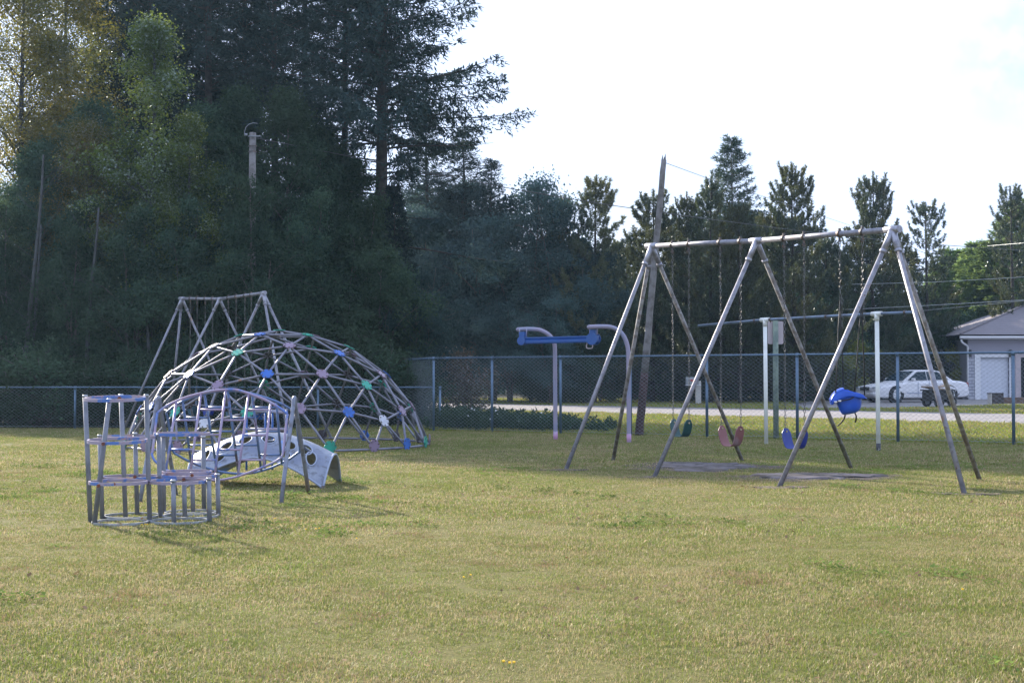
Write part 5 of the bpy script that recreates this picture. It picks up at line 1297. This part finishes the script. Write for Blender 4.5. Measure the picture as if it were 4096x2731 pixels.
def tree(kind, xv, Y, h, label, group=None, wide=1.0, rz=None, dark=None):
    """xv: column in the 2352-wide view; Y: distance; h: height"""
    tm, cm, h0 = PROTO[kind]; x = (xv * V2F - CX) / FPX * Y
    nm, cat = NAMES[kind]
    o = thing(nm, label, cat, (x, Y, tz(x, Y)), group)
    s = h / h0; o.scale = (s * wide, s * wide, s); o.rotation_euler = (0, 0, rz if rz is not None else trng.uniform(0, 6.28))
    for n_, me in (('trunk', tm), ('crown', cm)):
        c = bpy.data.objects.new(n_, me); C.objects.link(c); c.parent = o
    return o
GS = 'tall dark spruces behind the low fence'
tree('spruce_a', 872, 42, 20.5, 'tall dark spruce with long drooping boughs reaching over the open sky', GS, rz=1.0)
tree('spruce_b', 880, 43.2, 19, 'tall spruce trunk standing close against the spruce with long boughs', GS, .8)
tree('spruce_b', 790, 45, 20, 'tall bare stemmed spruce left of the twin trunks', GS, .8, rz=3.3)
tree('spruce_b', 700, 47, 20, 'dark spruce right of the utility pole among the trees', GS)
tree('spruce_b', 630, 44, 18, 'dark spruce rising straight behind the utility pole in the trees', GS, rz=2)
tree('spruce_b', 555, 46, 20, 'dark spruce left of the utility pole with sky showing through', GS, .8, rz=5)
tree('spruce_b', 478, 44, 20, 'thin trunked spruce right of the yellow green birch', GS)
tree('spruce_c', 405, 46, 19, 'dense dark spruce behind the yellow green birch top', GS)
tree('spruce_c', 330, 45, 20, 'dense dark spruce left of the birch top', GS, rz=1)
tree('spruce_c', 262, 47, 19, 'dense dark spruce next to the yellowing aspens', GS, .9)
tree('spruce_c', 300, 49, 21, 'dense dark spruce behind the two left of the birch top', GS)
tree('spruce_c', 455, 48.5, 20, 'dense dark spruce filling the gap right of the birch', GS, .9, rz=3)
tree('spruce_c', 590, 49, 20, 'dense dark spruce far behind the utility pole in the trees', GS, .8, rz=4)
tree('spruce_c', 980, 66, 13.6, 'small spruce under the boughs at the edge of the open sky', None, 1.5, rz=2)
tree('spruce_c', 1060, 65.5, 12.6, 'second small spruce stepping down toward the willows', None, 1.6, rz=1)
tree('spruce_c', 1132, 64, 10.9, 'smallest spruce stepping down toward the willows', None, 1.5, rz=4)
tree('aspen', 150, 42.5, 13.8, 'tall aspen with turning orange leaves next to the dark spruces', None, 1.0, rz=0.4)
tree('aspen', 55, 41, 13.4, 'tall aspen with yellow leaves at the left edge', None, .95, rz=2.6)
tree('aspen', 195, 39.5, 8.5, 'smaller orange tinted aspen in front of the dark spruce', None, 1.1, rz=4)
tree('birch', 350, 38.5, 10.9, 'yellow green birch with pointed top lit by the sun', None, 1.05, rz=.3)
tree('birch', 430, 38.0, 8.2, 'shorter yellow green birch beside the pointed one', None, 1.0, rz=2)
gQ = 'leafy poplars rising out of the thicket'
tree('poplar', 475, 39.6, 8.6, 'leafy dark poplar right of the yellow green birches', gQ)
tree('poplar', 540, 40.2, 9.2, 'leafy dark poplar touching the utility pole in the trees', gQ, .95, rz=1)
tree('poplar', 655, 38.8, 8.9, 'pointed leafy poplar just right of the utility pole in the trees', gQ, .9, rz=2)
tree('poplar', 735, 40.4, 8.2, 'leafy poplar below the bare trunked spruces', gQ, 1.0, rz=3)
tree('poplar', 812, 41.0, 7.4, 'low leafy poplar at the foot of the twin spruce trunks', gQ, 1.1, rz=4)
tree('poplar', 215, 40.5, 8.8, 'leafy poplar under the orange tinted aspen', gQ, 1.1, rz=5)
tree('poplar', 85, 39.5, 7.6, 'leafy poplar below the aspens', gQ, 1.2, rz=.5)
gW = 'grey green willows beyond the road'
tree('willow', 1000, 65, 9.8, 'grey green willow beyond the road, right of the twin spruce trunks', gW)
tree('willow_b', 1130, 63, 10.0, 'tallest grey green willow next to the open sky', gW, .95, rz=.5)
tree('willow', 1062, 67, 10.2, 'grey green willow between the twin spruce trunks and the tallest willow', gW, rz=5)
tree('willow', 1220, 62, 9.3, 'grey green willow right of the tallest one', gW, rz=2.2)
tree('willow_b', 1295, 61, 8.6, 'grey green willow above the hanging blue track beam', gW, .95, rz=4)
tree('willow_b', 1345, 60, 6.8, 'lower grey green willow at the right end of the willow row', gW, .9, rz=3)
tree('willow', 920, 70, 10.3, 'grey green willow seen low between the spruce trunks', gW, rz=3)
tree('willow_b', 1170, 60.5, 5.2, 'low willow bush on the far verge left of the track ride', gW, 1.2, rz=1)
tree('willow_b', 1060, 64, 5.6, 'low willow bush on the far verge behind the fence corner', gW, 1.2, rz=2)
tree('willow_b', 1265, 58.5, 4.6, 'low willow bush on the far verge behind the track ride', gW, 1.2, rz=5)
tree('willow_b', 962, 37.6, 4.3, 'small willow between the fence corner and the dome top', None, .85, rz=1)
gU = 'shrubs growing behind the low fence'
for i, (xv, Y, h, k) in enumerate([(15, 37.6, 5.9, 'shrub_b'), (95, 38.2, 4.4, 'shrub'), (160, 37.4, 5.9, 'shrub_b'), (235, 38.0, 4.6, 'shrub'), (300, 37.2, 5.6, 'shrub_b'), (365, 37.8, 4.2, 'shrub'), (425, 37.2, 5.8, 'shrub_b'), (500, 38.0, 4.8, 'shrub'), (545, 38.2, 6.3, 'shrub_b'),
                                   (588, 36.0, 6.3, 'shrub_b'), (655, 37.4, 4.6, 'shrub'), (705, 38.0, 6.1, 'shrub_b'), (765, 37.4, 4.6, 'shrub'), (820, 38.2, 6.0, 'shrub_b'), (872, 37.2, 4.4, 'shrub'), (60, 42, 7.5, 'shrub_b'), (500, 41.5, 7.5, 'shrub_b'), (600, 42, 7.0, 'shrub_b'), (850, 41, 6.2, 'shrub_b'),
                                   (-60, 38, 5.5, 'shrub')]):
    tree(k, xv, Y, h, 'dark green shrub in the shaded thicket along the low fence', gU, trng.uniform(.75, 1.0) if k == 'shrub_b' else trng.uniform(.9, 1.1))
for (xv, Y, h, wd, lab) in ((130, 41.5, 7.4, .8, 'slim spruce showing between the aspens and the thicket'), (395, 40.5, 7.6, .8, 'slim spruce below the shorter birch'), (760, 42.5, 8.6, .9, 'slim spruce in front of the bare trunked spruces'), (905, 40.5, 6.6, .9, 'slim spruce at the edge of the thicket above the dome')):
    tree('slim_spruce', xv, Y, h, lab, 'slim spruces in the thicket', wd)
for i in range(26):
    xv = -40 + i * 40 + trng.uniform(-12, 12)
    tree('low_shrub', xv, 35.6 + trng.uniform(0, .5), trng.uniform(1.2, 2.2), 'low leafy bush growing against the back of the low fence', 'bushes against the low fence', trng.uniform(.9, 1.2))
tree('red_shrub', 1075, 36.4, 1.75, 'reddish leaved bush behind the tall fence', None)
# across the road
GP = 'pines across the road'
for (xv, Y, h, k, wd, lab) in [
    (1365, 60, 9.4, 'pine_b', 1.15, 'pine across the road with ragged candles right of the willows'),
    (1295, 62, 8.8, 'pine_b', .9, 'pine peeping over the right shoulder of the willows'),
    (1240, 64, 9.2, 'pine_b', .8, 'pine with thin pointed tip above the willow crowns'),
    (1500, 62, 9.2, 'pine_d', 1.1, 'bushy pine directly behind the leaning pole'),
    (1440, 64, 7.2, 'pine_e', 1.0, 'shorter bushy pine left of the leaning pole'),
    (1577, 63, 9.2, 'pine_a', .8, 'pine with single pointed top right of the leaning pole'),
    (1632, 60, 9.7, 'pine_e', 1.0, 'pine with broad flat top left of the feathery larch'),
    (1700, 59, 8.4, 'pine_a', 1.0, 'pine in front of the feathery larch trunk'),
    (1770, 62, 8.2, 'pine_d', 1.0, 'pine between the larch and the broad dark pine'),
    (1825, 61, 10.2, 'pine_d', 1.0, 'broad dark pine above the swing crossbeam'),
    (1900, 71, 8.2, 'pine_a', 1.0, 'lower pine in the dip right of the broad dark pine'),
    (2005, 70, 11.1, 'pine_a', .95, 'many tipped pine left of the swing frame peak'),
    (2055, 72, 8.2, 'pine_b', 1.0, 'open branched pine behind the swing frame peak'),
    (2130, 73, 10.0, 'pine_c', 1.2, 'slim pine with bare lower trunk right of the swing peak'),
    (2325, 76, 11.2, 'pine_c', 1.1, 'tall slim pine rising above the garage roof')]:
    tree(k, xv, Y, h, lab, GP, wd)
gR = 'second row of conifers across the road'
for (xv, Y, h, k, wd) in [(1415, 76, 8.4, 'pine_d', 1.3), (1475, 78, 9.0, 'slim_spruce', 1.9), (1540, 77, 9.6, 'pine_d', 1.2), (1605, 79, 9.9, 'slim_spruce', 2.0), (1660, 76, 9.8, 'pine_a', 1.2), (1735, 78, 10.2, 'slim_spruce', 2.0), (1795, 77, 9.9, 'pine_d', 1.2), (1868, 79, 9.4, 'slim_spruce', 2.0), (1930, 78, 8.4, 'pine_d', 1.2), (1975, 80, 9.2, 'slim_spruce', 1.9), (2085, 82, 8.2, 'slim_spruce', 2.1)]:
    tree(k, xv, Y, h, 'conifer in the dark second row behind the pines across the road', gR, wd)
tree('larch', 1684, 72, 13.2, 'tall feathery larch standing above the pines', None, 1.15)
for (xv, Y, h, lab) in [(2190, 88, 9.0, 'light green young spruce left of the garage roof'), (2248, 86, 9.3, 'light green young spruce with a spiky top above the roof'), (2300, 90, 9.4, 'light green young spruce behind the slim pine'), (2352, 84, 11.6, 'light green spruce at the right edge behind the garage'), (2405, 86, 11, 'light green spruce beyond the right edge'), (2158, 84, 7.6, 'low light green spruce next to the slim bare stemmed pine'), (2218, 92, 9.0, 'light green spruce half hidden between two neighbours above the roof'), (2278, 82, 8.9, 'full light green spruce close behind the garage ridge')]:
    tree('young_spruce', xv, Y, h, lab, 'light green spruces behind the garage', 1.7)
gB = 'dark shrubs under the pines across the road'
for (xv, Y, h) in [(1380, 64, 3.6), (1450, 66, 4.5), (1520, 63, 4.2), (1590, 65, 4.6), (1650, 63, 4.2), (1710, 64, 4.4), (1770, 63, 4.4), (1830, 66, 4.8), (1890, 70, 4.4), (1950, 71, 5.0), (2010, 72, 5.0), (2070, 73, 4.8), (2130, 75, 4.8), (2180, 79, 5.0), (2240, 84, 5.0), (1350, 58, 3.0), (1310, 60, 3.4), (1250, 60, 3.8), (2320, 86, 6), (1480, 68, 6), (1860, 70, 6), (1620, 70, 6.5), (1740, 69, 6)]:
    tree('shrub', xv, Y, h, 'dark shrub filling the shade under the pines', gB, trng.uniform(1.1, 1.4))
tree('yellow_shrub', 2200, 73.5, 2.5, 'yellow green bush between the white car and the garage', None, .8)
tree('yellow_shrub', 1955, 67.5, 2.7, 'yellow flecked bush behind the blue bucket swing', None)
# bare pale stems in front of the thicket
def bare(label, pts, r0, nbr, seed, fork=None):
    g = np.random.default_rng(seed); b = Vector((pts[0].x, pts[0].y, 0)); t = thing('bare_tree', label, 'tree', b)
    P0 = [Vector((pts[0].x, pts[0].y, -.1))] + pts
    mb = MB().tube(P0, np.linspace(r0, r0 * .35, len(P0)), 8)
    part('trunk', mb, M['bark_pale'], t)
    mb = MB()
    for k in range(nbr):
        s = g.uniform(.25, 1) * (len(pts) - 1); i = min(int(s), len(pts) - 2); p = pts[i].lerp(pts[i + 1], s - i)
        sg = g.choice([-1, 1]) * g.uniform(.5, 1.1); l = g.uniform(.3, 1.2)
        q = [p, p + Vector((sg * l * .4, g.uniform(-.2, .1), l * .25)), p + Vector((sg * l * .8, g.uniform(-.3, .1), l * .55)), p + Vector((sg * l * 1.05, g.uniform(-.4, .1), l * g.uniform(.4, 1.0)))]
        mb.tube(q, [.010, .007, .005, .003], 4)
        for _ in range(2):
            e = q[1].lerp(q[3], g.uniform(.1, .9)); mb.tube([e, e + Vector((sg * g.uniform(.1, .5), g.uniform(-.2, .1), g.uniform(.1, .5)))], [.006, .003], 3)
    if fork: mb.tube(fork, np.linspace(r0 * .6, r0 * .3, len(fork)), 6)
    part('branch', mb, M['bark_pale'], t)
Yb = 36.9
bare('pale leaning bare trunk with a twin stem at the far left', [P(97, 1520, Yb), P(100, 1440, Yb), P(118, 1250, Yb), P(140, 1050, Yb), P(153, 920, Yb), P(168, 750, Yb), P(174, 620, Yb)], .075, 12, 1, [P(130, 1450, Yb + .2), P(145, 1200, Yb + .2), P(155, 1050, Yb + .2), P(165, 900, Yb + .3)])
bare('slender pale curved trunk between the twin stem and the far swing', [P(345, 1540, Yb), P(352, 1330, Yb), P(362, 1180, Yb), P(378, 1040, Yb), P(388, 930, Yb), P(395, 830, Yb)], .07, 7, 2)
bare('short pale dead trunk with stub twigs left of the far swing frame', [P(583, 1600, Yb - .1), P(584, 1500, Yb - .1), P(594, 1380, Yb - .1), P(589, 1290, Yb - .1), P(590, 1240, Yb - .1)], .075, 5, 3)
# far-off wood that closes the view
def far_wood():
    g = np.random.default_rng(5); n = 90000
    x = g.uniform(-70, 75, n); y = g.uniform(92, 112, n); hmax = 6.0 + 1.3 * np.sin(x * .35) + 1.0 * np.sin(x * .9 + 1) + .8 * np.sin(x * 2.1)
    z = ZR + hmax * g.uniform(0, 1, n) ** 1.15
    O = np.stack([x, y, z], -1); D = unit(g.normal(0, 1, (n, 3)) + np.array([0, 0, .3])); sz = g.uniform(.22, .5, n)
    V, F = rhombs(O, D, rand_side(D, g), sz, sz * .35); o = link('far_woods', mesh_np('far_woods', V, [F]), M['l_bush']); o['kind'] = 'stuff'
far_wood()
# rank weeds between the corner of the tall fence and the road
def weeds():
    g = np.random.default_rng(8); O, D, L, W_ = [], [], [], []
    tb = MB(); fl = MB()
    for i in range(420):
        xv = g.uniform(985, 1330) if i < 330 else g.uniform(960, 1420); Y = g.uniform(33.6, 37.4) - (xv - 985) * .0062
        x = (xv * V2F - CX) / FPX * Y; z0 = tz(x, Y); h = g.uniform(.14, .46) * (1.15 - .6 * max(0, (xv - 1050) / 330))
        df = (x - fa.x) * fnorm.x + (Y - fa.y) * fnorm.y
        if df < 0.25: continue
        m = int(70 * h) + 14; s = g.uniform(.05, 1, m); le = g.normal(0, .12, 2)
        O.append(np.stack([x + le[0] * s + g.normal(0, .05, m), Y + le[1] * s + g.normal(0, .05, m), z0 + h * s], -1)); d = unit(g.normal(0, 1, (m, 3)) + np.array([0, 0, .5])); D.append(d)
        L.append(g.uniform(.07, .16, m)); W_.append(g.uniform(.012, .03, m))
        if g.uniform() < .05: fl.disc((x + le[0], Y + le[1], z0 + h), (0, -.6, .8), .022, .010, 8)
    O, D, L, W_ = map(np.concatenate, (O, D, L, W_)); V, F = rhombs(O, D, rand_side(D, g), L, W_)
    V = np.concatenate([V, np.concatenate(fl.v)]); Fl = fl.f; off = len(O) * 4
    me = mesh_np('weeds', V[:off], [F]); o = link('weeds', me, M['l_bush']); o['kind'] = 'stuff'
    o2 = link('wild_flowers', fl.mesh('wild_flowers'), M['whitefl']); o2['kind'] = 'stuff'
weeds()

# ------------------------------------------------------------------ grass
def grass_mat(name, g1, g2, straw, brown, sf):
    m, N, L = newmat(name)
    out = N.new('ShaderNodeOutputMaterial'); g = N.new('ShaderNodeNewGeometry'); v = g.outputs['Position']
    isl = g.outputs['Random Per Island']
    col = mixc(N, L, isl, g1, g2)
    lush, _ = noise(N, L, v, 1.1, 4, 0.56, 0.70); col = mixc(N, L, lush, col, (g2[0] * .85, g2[1] * 1.15, g2[2] * .8))
    f1, _ = noise(N, L, v, 0.33, 5, 0.36, 0.66); f2, _ = noise(N, L, v, 2.2, 5, 0.38, 0.66)
    ad = N.new('ShaderNodeMath'); ad.operation = 'ADD'; L.new(f1, ad.inputs[0]); L.new(f2, ad.inputs[1])
    lt = N.new('ShaderNodeMath'); lt.operation = 'MULTIPLY_ADD'; lt.inputs[1].default_value = sf; lt.inputs[2].default_value = 0.08; L.new(ad.outputs[0], lt.inputs[0])
    at = N.new('ShaderNodeAttribute'); at.attribute_name = 'rnd'
    sb = N.new('ShaderNodeMath'); sb.operation = 'GREATER_THAN'; L.new(lt.outputs[0], sb.inputs[0]); L.new(at.outputs['Fac'], sb.inputs[1])
    st = mixc(N, L, isl, straw, brown)
    f3, _ = noise(N, L, v, 1.7, 5, 0.55, 0.70); st = mixc(N, L, f3, st, (brown[0] * .75, brown[1] * .62, brown[2] * .62))
    col = mixc(N, L, sb.outputs[0], col, st)
    d = N.new('ShaderNodeBsdfDiffuse'); t = N.new('ShaderNodeBsdfTranslucent'); s = N.new('ShaderNodeBsdfGlossy'); s.inputs['Roughness'].default_value = .45
    s.inputs['Color'].default_value = (.9, .9, .85, 1)
    L.new(col, d.inputs['Color']); L.new(col, t.inputs['Color'])
    a = N.new('ShaderNodeMixShader'); a.inputs[0].default_value = .42; L.new(d.outputs[0], a.inputs[1]); L.new(t.outputs[0], a.inputs[2])
    b = N.new('ShaderNodeMixShader'); b.inputs[0].default_value = .025; L.new(a.outputs[0], b.inputs[1]); L.new(s.outputs[0], b.inputs[2])
    L.new(b.outputs[0], out.inputs[0]); return m
M['grass'] = grass_mat('lawn_grass', (0.145, 0.190, 0.038), (0.240, 0.262, 0.064), (0.48, 0.41, 0.22), (0.34, 0.25, 0.14), .40)
M['verge'] = grass_mat('verge_grass', (0.19, 0.25, 0.03), (0.28, 0.31, 0.055), (0.42, 0.36, 0.15), (0.27, 0.21, 0.08), .32)

def tuft(seed, n, rad, h, w, lean, mat, name):
    g = np.random.default_rng(seed)
    r = rad * np.sqrt(g.uniform(0, 1, n)); a = g.uniform(0, 6.283, n); ba = g.uniform(0, 6.283, n)
    O = np.stack([r * np.cos(a), r * np.sin(a), np.full(n, -.004)], -1)
    hh = h * g.uniform(.45, 1.25, n); ln = lean * g.uniform(.1, 1.3, n)
    dr = np.stack([np.cos(ba), np.sin(ba), np.zeros(n)], -1); sd = np.stack([-np.sin(ba), np.cos(ba), np.zeros(n)], -1)
    wv = (w * g.uniform(.7, 1.3, n))[:, None]
    up = np.array([0, 0, 1.0])
    mid = O + dr * (ln * hh * .4)[:, None] + up * (hh * .6)[:, None]; tip = O + dr * (ln * hh)[:, None] + up * (hh * (1 - .25 * np.minimum(ln, 1.5)))[:, None]
    V = np.stack([O - sd * wv * .5, O + sd * wv * .5, mid + sd * wv * .42, mid - sd * wv * .42, tip], 1).reshape(-1, 3)
    b = np.arange(n)[:, None] * 5
    Fq = b + np.array([[0, 1, 2, 3]]); Ft = b + np.array([[3, 2, 4]])
    me = mesh_np(name, V, [Fq, Ft], False, {'rnd': np.repeat(g.uniform(0, 1, n), 5)}); me.materials.append(mat)
    return bpy.data.objects.new(name, me)
def scatter(name, pts, rots, scales, tufts, mat, seed=0):
    col = bpy.data.collections.new(name + '_tufts')
    for t in tufts: col.objects.link(t)
    me = bpy.data.meshes.new(name); me.vertices.add(len(pts)); me.vertices.foreach_set('co', np.asarray(pts, np.float32).ravel())
    for k, v in (('rot', rots), ('scl', scales)):
        at = me.attributes.new(k, 'FLOAT', 'POINT'); at.data.foreach_set('value', np.asarray(v, np.float32))
    at = me.attributes.new('pick', 'INT', 'POINT'); at.data.foreach_set('value', np.random.default_rng(seed).integers(0, len(tufts), len(pts)).astype(np.int32))
    o = link(name, me, mat); o['kind'] = 'stuff'
    ng = bpy.data.node_groups.new(name, 'GeometryNodeTree'); ng.interface.new_socket('Geometry', in_out='INPUT', socket_type='NodeSocketGeometry'); ng.interface.new_socket('Geometry', in_out='OUTPUT', socket_type='NodeSocketGeometry')
    N, L = ng.nodes, ng.links
    gi, go = N.new('NodeGroupInput'), N.new('NodeGroupOutput'); ci = N.new('GeometryNodeCollectionInfo'); ci.inputs['Collection'].default_value = col
    ci.inputs['Separate Children'].default_value = True; ci.inputs['Reset Children'].default_value = True
    ip = N.new('GeometryNodeInstanceOnPoints'); ip.inputs['Pick Instance'].default_value = True
    def attr(nm, ty):
        a = N.new('GeometryNodeInputNamedAttribute'); a.data_type = ty; a.inputs['Name'].default_value = nm; return a.outputs['Attribute']
    cx = N.new('ShaderNodeCombineXYZ'); L.new(attr('rot', 'FLOAT'), cx.inputs['Z'])
    L.new(gi.outputs[0], ip.inputs['Points']); L.new(ci.outputs[0], ip.inputs['Instance']); L.new(attr('pick', 'INT'), ip.inputs['Instance Index'])
    er = N.new('FunctionNodeEulerToRotation'); L.new(cx.outputs[0], er.inputs[0]); L.new(er.outputs[0], ip.inputs['Rotation']); L.new(attr('scl', 'FLOAT'), ip.inputs['Scale'])
    L.new(ip.outputs[0], go.inputs[0])
    md = o.modifiers.new('scatter', 'NODES'); md.node_group = ng; return o
def field(y0, y1, sp, seed, keepf):
    g = np.random.default_rng(seed); yy = np.arange(y0, y1, sp); out = []
    for y in yy:
        hw = y * .372 + 1.2; xx = np.arange(-hw, hw, sp); out.append(np.stack([xx + g.uniform(-.5, .5, len(xx)) * sp, np.full(len(xx), y) + g.uniform(-.5, .5, len(xx)) * sp], -1))
    p = np.concatenate(out); p = p[keepf(p[:, 0], p[:, 1])]
    return np.column_stack([p, terrain(p[:, 0], p[:, 1])]), g
def dfence(x, y): return (x - fa.x) * fnorm.x + (y - fa.y) * fnorm.y
def inlawn(x, y):
    k = (dfence(x, y) < .05) & (y < FENCE_LEFT_Y + .1)
    for (cx, cy, rx, ry, thin) in EXCL:
        q = ((x - cx) / rx) ** 2 + ((y - cy) / ry) ** 2
        if thin: k &= (q > 1.0) | (np.sin(x * 131 + y * 77) > 0.1)
        else: k &= (q > .72 + .22 * np.sin(x * 9 + 3 * np.sin(y * 7)) + .25 * np.sin(x * 31 + y * 17)) | ((q > .2) & (np.sin(x * 8.3 + 2 * np.sin(y * 6.1)) * np.sin(y * 7.7) > .72))
    return k
near = [tuft(100 + i, 300, .15, .024, .0028, 1.0, M['grass'], 'tuft') for i in range(5)]
mid = [tuft(120 + i, 165, .18, .025, .0046, .9, M['grass'], 'tuft') for i in range(5)]
far = [tuft(140 + i, 110, .25, .028, .0080, .8, M['grass'], 'tuft') for i in range(4)]
def patchy(p, g): return g.uniform(.72, 1.18, len(p)) * (1 + .28 * np.sin(p[:, 0] * 1.7 + 2 * np.sin(p[:, 1] * .9)) * np.sin(p[:, 1] * 1.3 + p[:, 0] * .4))
p, g = field(4.4, 11, .15, 1, inlawn); scatter('grass', p, g.uniform(0, 6.28, len(p)), patchy(p, g), near, M['grass'], 1)
p, g = field(11, 19, .19, 2, inlawn); scatter('grass', p, g.uniform(0, 6.28, len(p)), patchy(p, g), mid, M['grass'], 2)
p, g = field(19, 36, .26, 3, inlawn); scatter('grass', p, g.uniform(0, 6.28, len(p)), patchy(p, g), far, M['grass'], 3)
# broad-leaved weeds, clover and fallen leaves among the grass
def rosette(seed, n, rad, ls, mat, name):
    g = np.random.default_rng(seed); a = g.uniform(0, 6.283, n); r = rad * np.sqrt(g.uniform(0, 1, n))
    O = np.stack([r * np.cos(a), r * np.sin(a), g.uniform(.006, .024, n)], -1); b = g.uniform(0, 6.283, n)
    D = unit(np.stack([np.cos(b), np.sin(b), g.uniform(-.1, .7, n)], -1)); V, F = rhombs(O, D, unit(np.cross(D, np.array([0, 0, 1.0]) + g.normal(0, .2, D.shape))), ls * g.uniform(.6, 1.2, n), ls * .33 * g.uniform(.7, 1.2, n))
    me = mesh_np(name, V, [F]); me.materials.append(mat); return bpy.data.objects.new(name, me)
M['clover'] = leaf('clover_leaves', (0.11, 0.17, 0.04), (0.18, 0.24, 0.055), (0.15, 0.21, 0.045), 0.4, 0.0)
M['dead'] = leaf('dead_leaves', (0.16, 0.09, 0.05), (0.26, 0.18, 0.11), None, 0.2, 0.0)
p, g = field(4.4, 20, .16, 11, inlawn); k = np.sin(p[:, 0] * 1.3 + 2.1 * np.sin(p[:, 1] * .8)) * np.sin(p[:, 1] * 1.1 + 1.7 * np.sin(p[:, 0] * .7)) + .35 * np.sin(p[:, 0] * 5.1 + p[:, 1] * 3.7)
p = p[(k > .5) & (g.uniform(0, 1, len(p)) < .33)]; scatter('clover', p, g.uniform(0, 6.28, len(p)), g.uniform(.6, 1.4, len(p)), [rosette(200 + i, 45, .11, .026, M['clover'], 'clover_clump') for i in range(4)], M['clover'], 11)
p, g = field(4.4, 24, .5, 12, inlawn); p = p[g.uniform(0, 1, len(p)) < .55]; scatter('fallen_leaves', p, g.uniform(0, 6.28, len(p)), g.uniform(.6, 1.3, len(p)), [rosette(210 + i, 5, .22, .034, M['dead'], 'fallen_leaf') for i in range(4)], M['dead'], 12)
vt = [tuft(160 + i, 80, .24, .075, .011, .9, M['verge'], 'tuft') for i in range(4)]
def inverge(x, y):
    d = road_d(x, y); ragged = .35 * np.sin(x * 3.1) + .2 * np.sin(x * 7.7 + 1)
    return (dfence(x, y) > .12) & (d < RN - .75 + ragged) & ((x > fa.x - .4) | (y < FENCE_LEFT_Y + 1.2))
p, g = field(20, 52, .25, 4, inverge); scatter('verge_grass', p, g.uniform(0, 6.28, len(p)), g.uniform(.55, 1.35, len(p)), vt, M['verge'], 4)
dpoly = [(q.x, q.y) for q in drive_pts]
def indrive(x, y):
    c = np.zeros(len(x), bool); n = len(dpoly)
    for i in range(n):
        (x1, y1), (x2, y2) = dpoly[i], dpoly[(i + 1) % n]
        c ^= ((y1 > y) != (y2 > y)) & (x < (x2 - x1) * (y - y1) / (y2 - y1 + 1e-9) + x1)
    return c
def infar(x, y): return (road_d(x, y) > RF + .35) & (road_d(x, y) < RF + 14) & ~indrive(x, y) & (x > -6) & (y < 73)
p, g = field(36, 74, .42, 5, infar); scatter('verge_grass', p, g.uniform(0, 6.28, len(p)), g.uniform(.7, 1.5, len(p)), [tuft(180 + i, 60, .42, .07, .02, .9, M['verge'], 'tuft') for i in range(3)], M['verge'], 5)

# dandelions
for (x, y) in ((1098, 2087), (1221, 2131), (1262, 2129), (1275, 2127), (566, 2112), (578, 2110), (587, 2111), (1852, 2327), (1880, 2318), (2010, 2672), (2035, 2678), (2052, 2676), (3848, 2377), (1424, 2168)):
    b = G(x, y); o = thing('dandelion', 'small yellow dandelion flower in the mown lawn', 'flower', b, 'dandelions in the lawn')
    part('stem', MB().tube([b, b + Vector((.004, 0, .028))], .0014, 5), M['stem'], o)
    part('flower_head', MB().disc(b + Vector((.004, 0, .031)), (0, -.35, .94), .0065, .005, 10, 5), M['yellow'], o)

# ------------------------------------------------------------------ added blue haze box, lifting dark trees in place of lens veil
hm, hN, hL = newmat('added_blue_veil')
ho = hN.new('ShaderNodeOutputMaterial'); hv = hN.new('ShaderNodeVolumePrincipled')
hv.inputs['Color'].default_value = (0.50, 0.75, 1.0, 1); hv.inputs['Density'].default_value = 0.0003; hv.inputs['Anisotropy'].default_value = 0.35
hL.new(hv.outputs[0], ho.inputs['Volume'])
hb = link('veil_box', MB().box((0, 55, 10.5), (200, 130, 23.5)).mesh('veil_box'), hm); hb['kind'] = 'stuff'
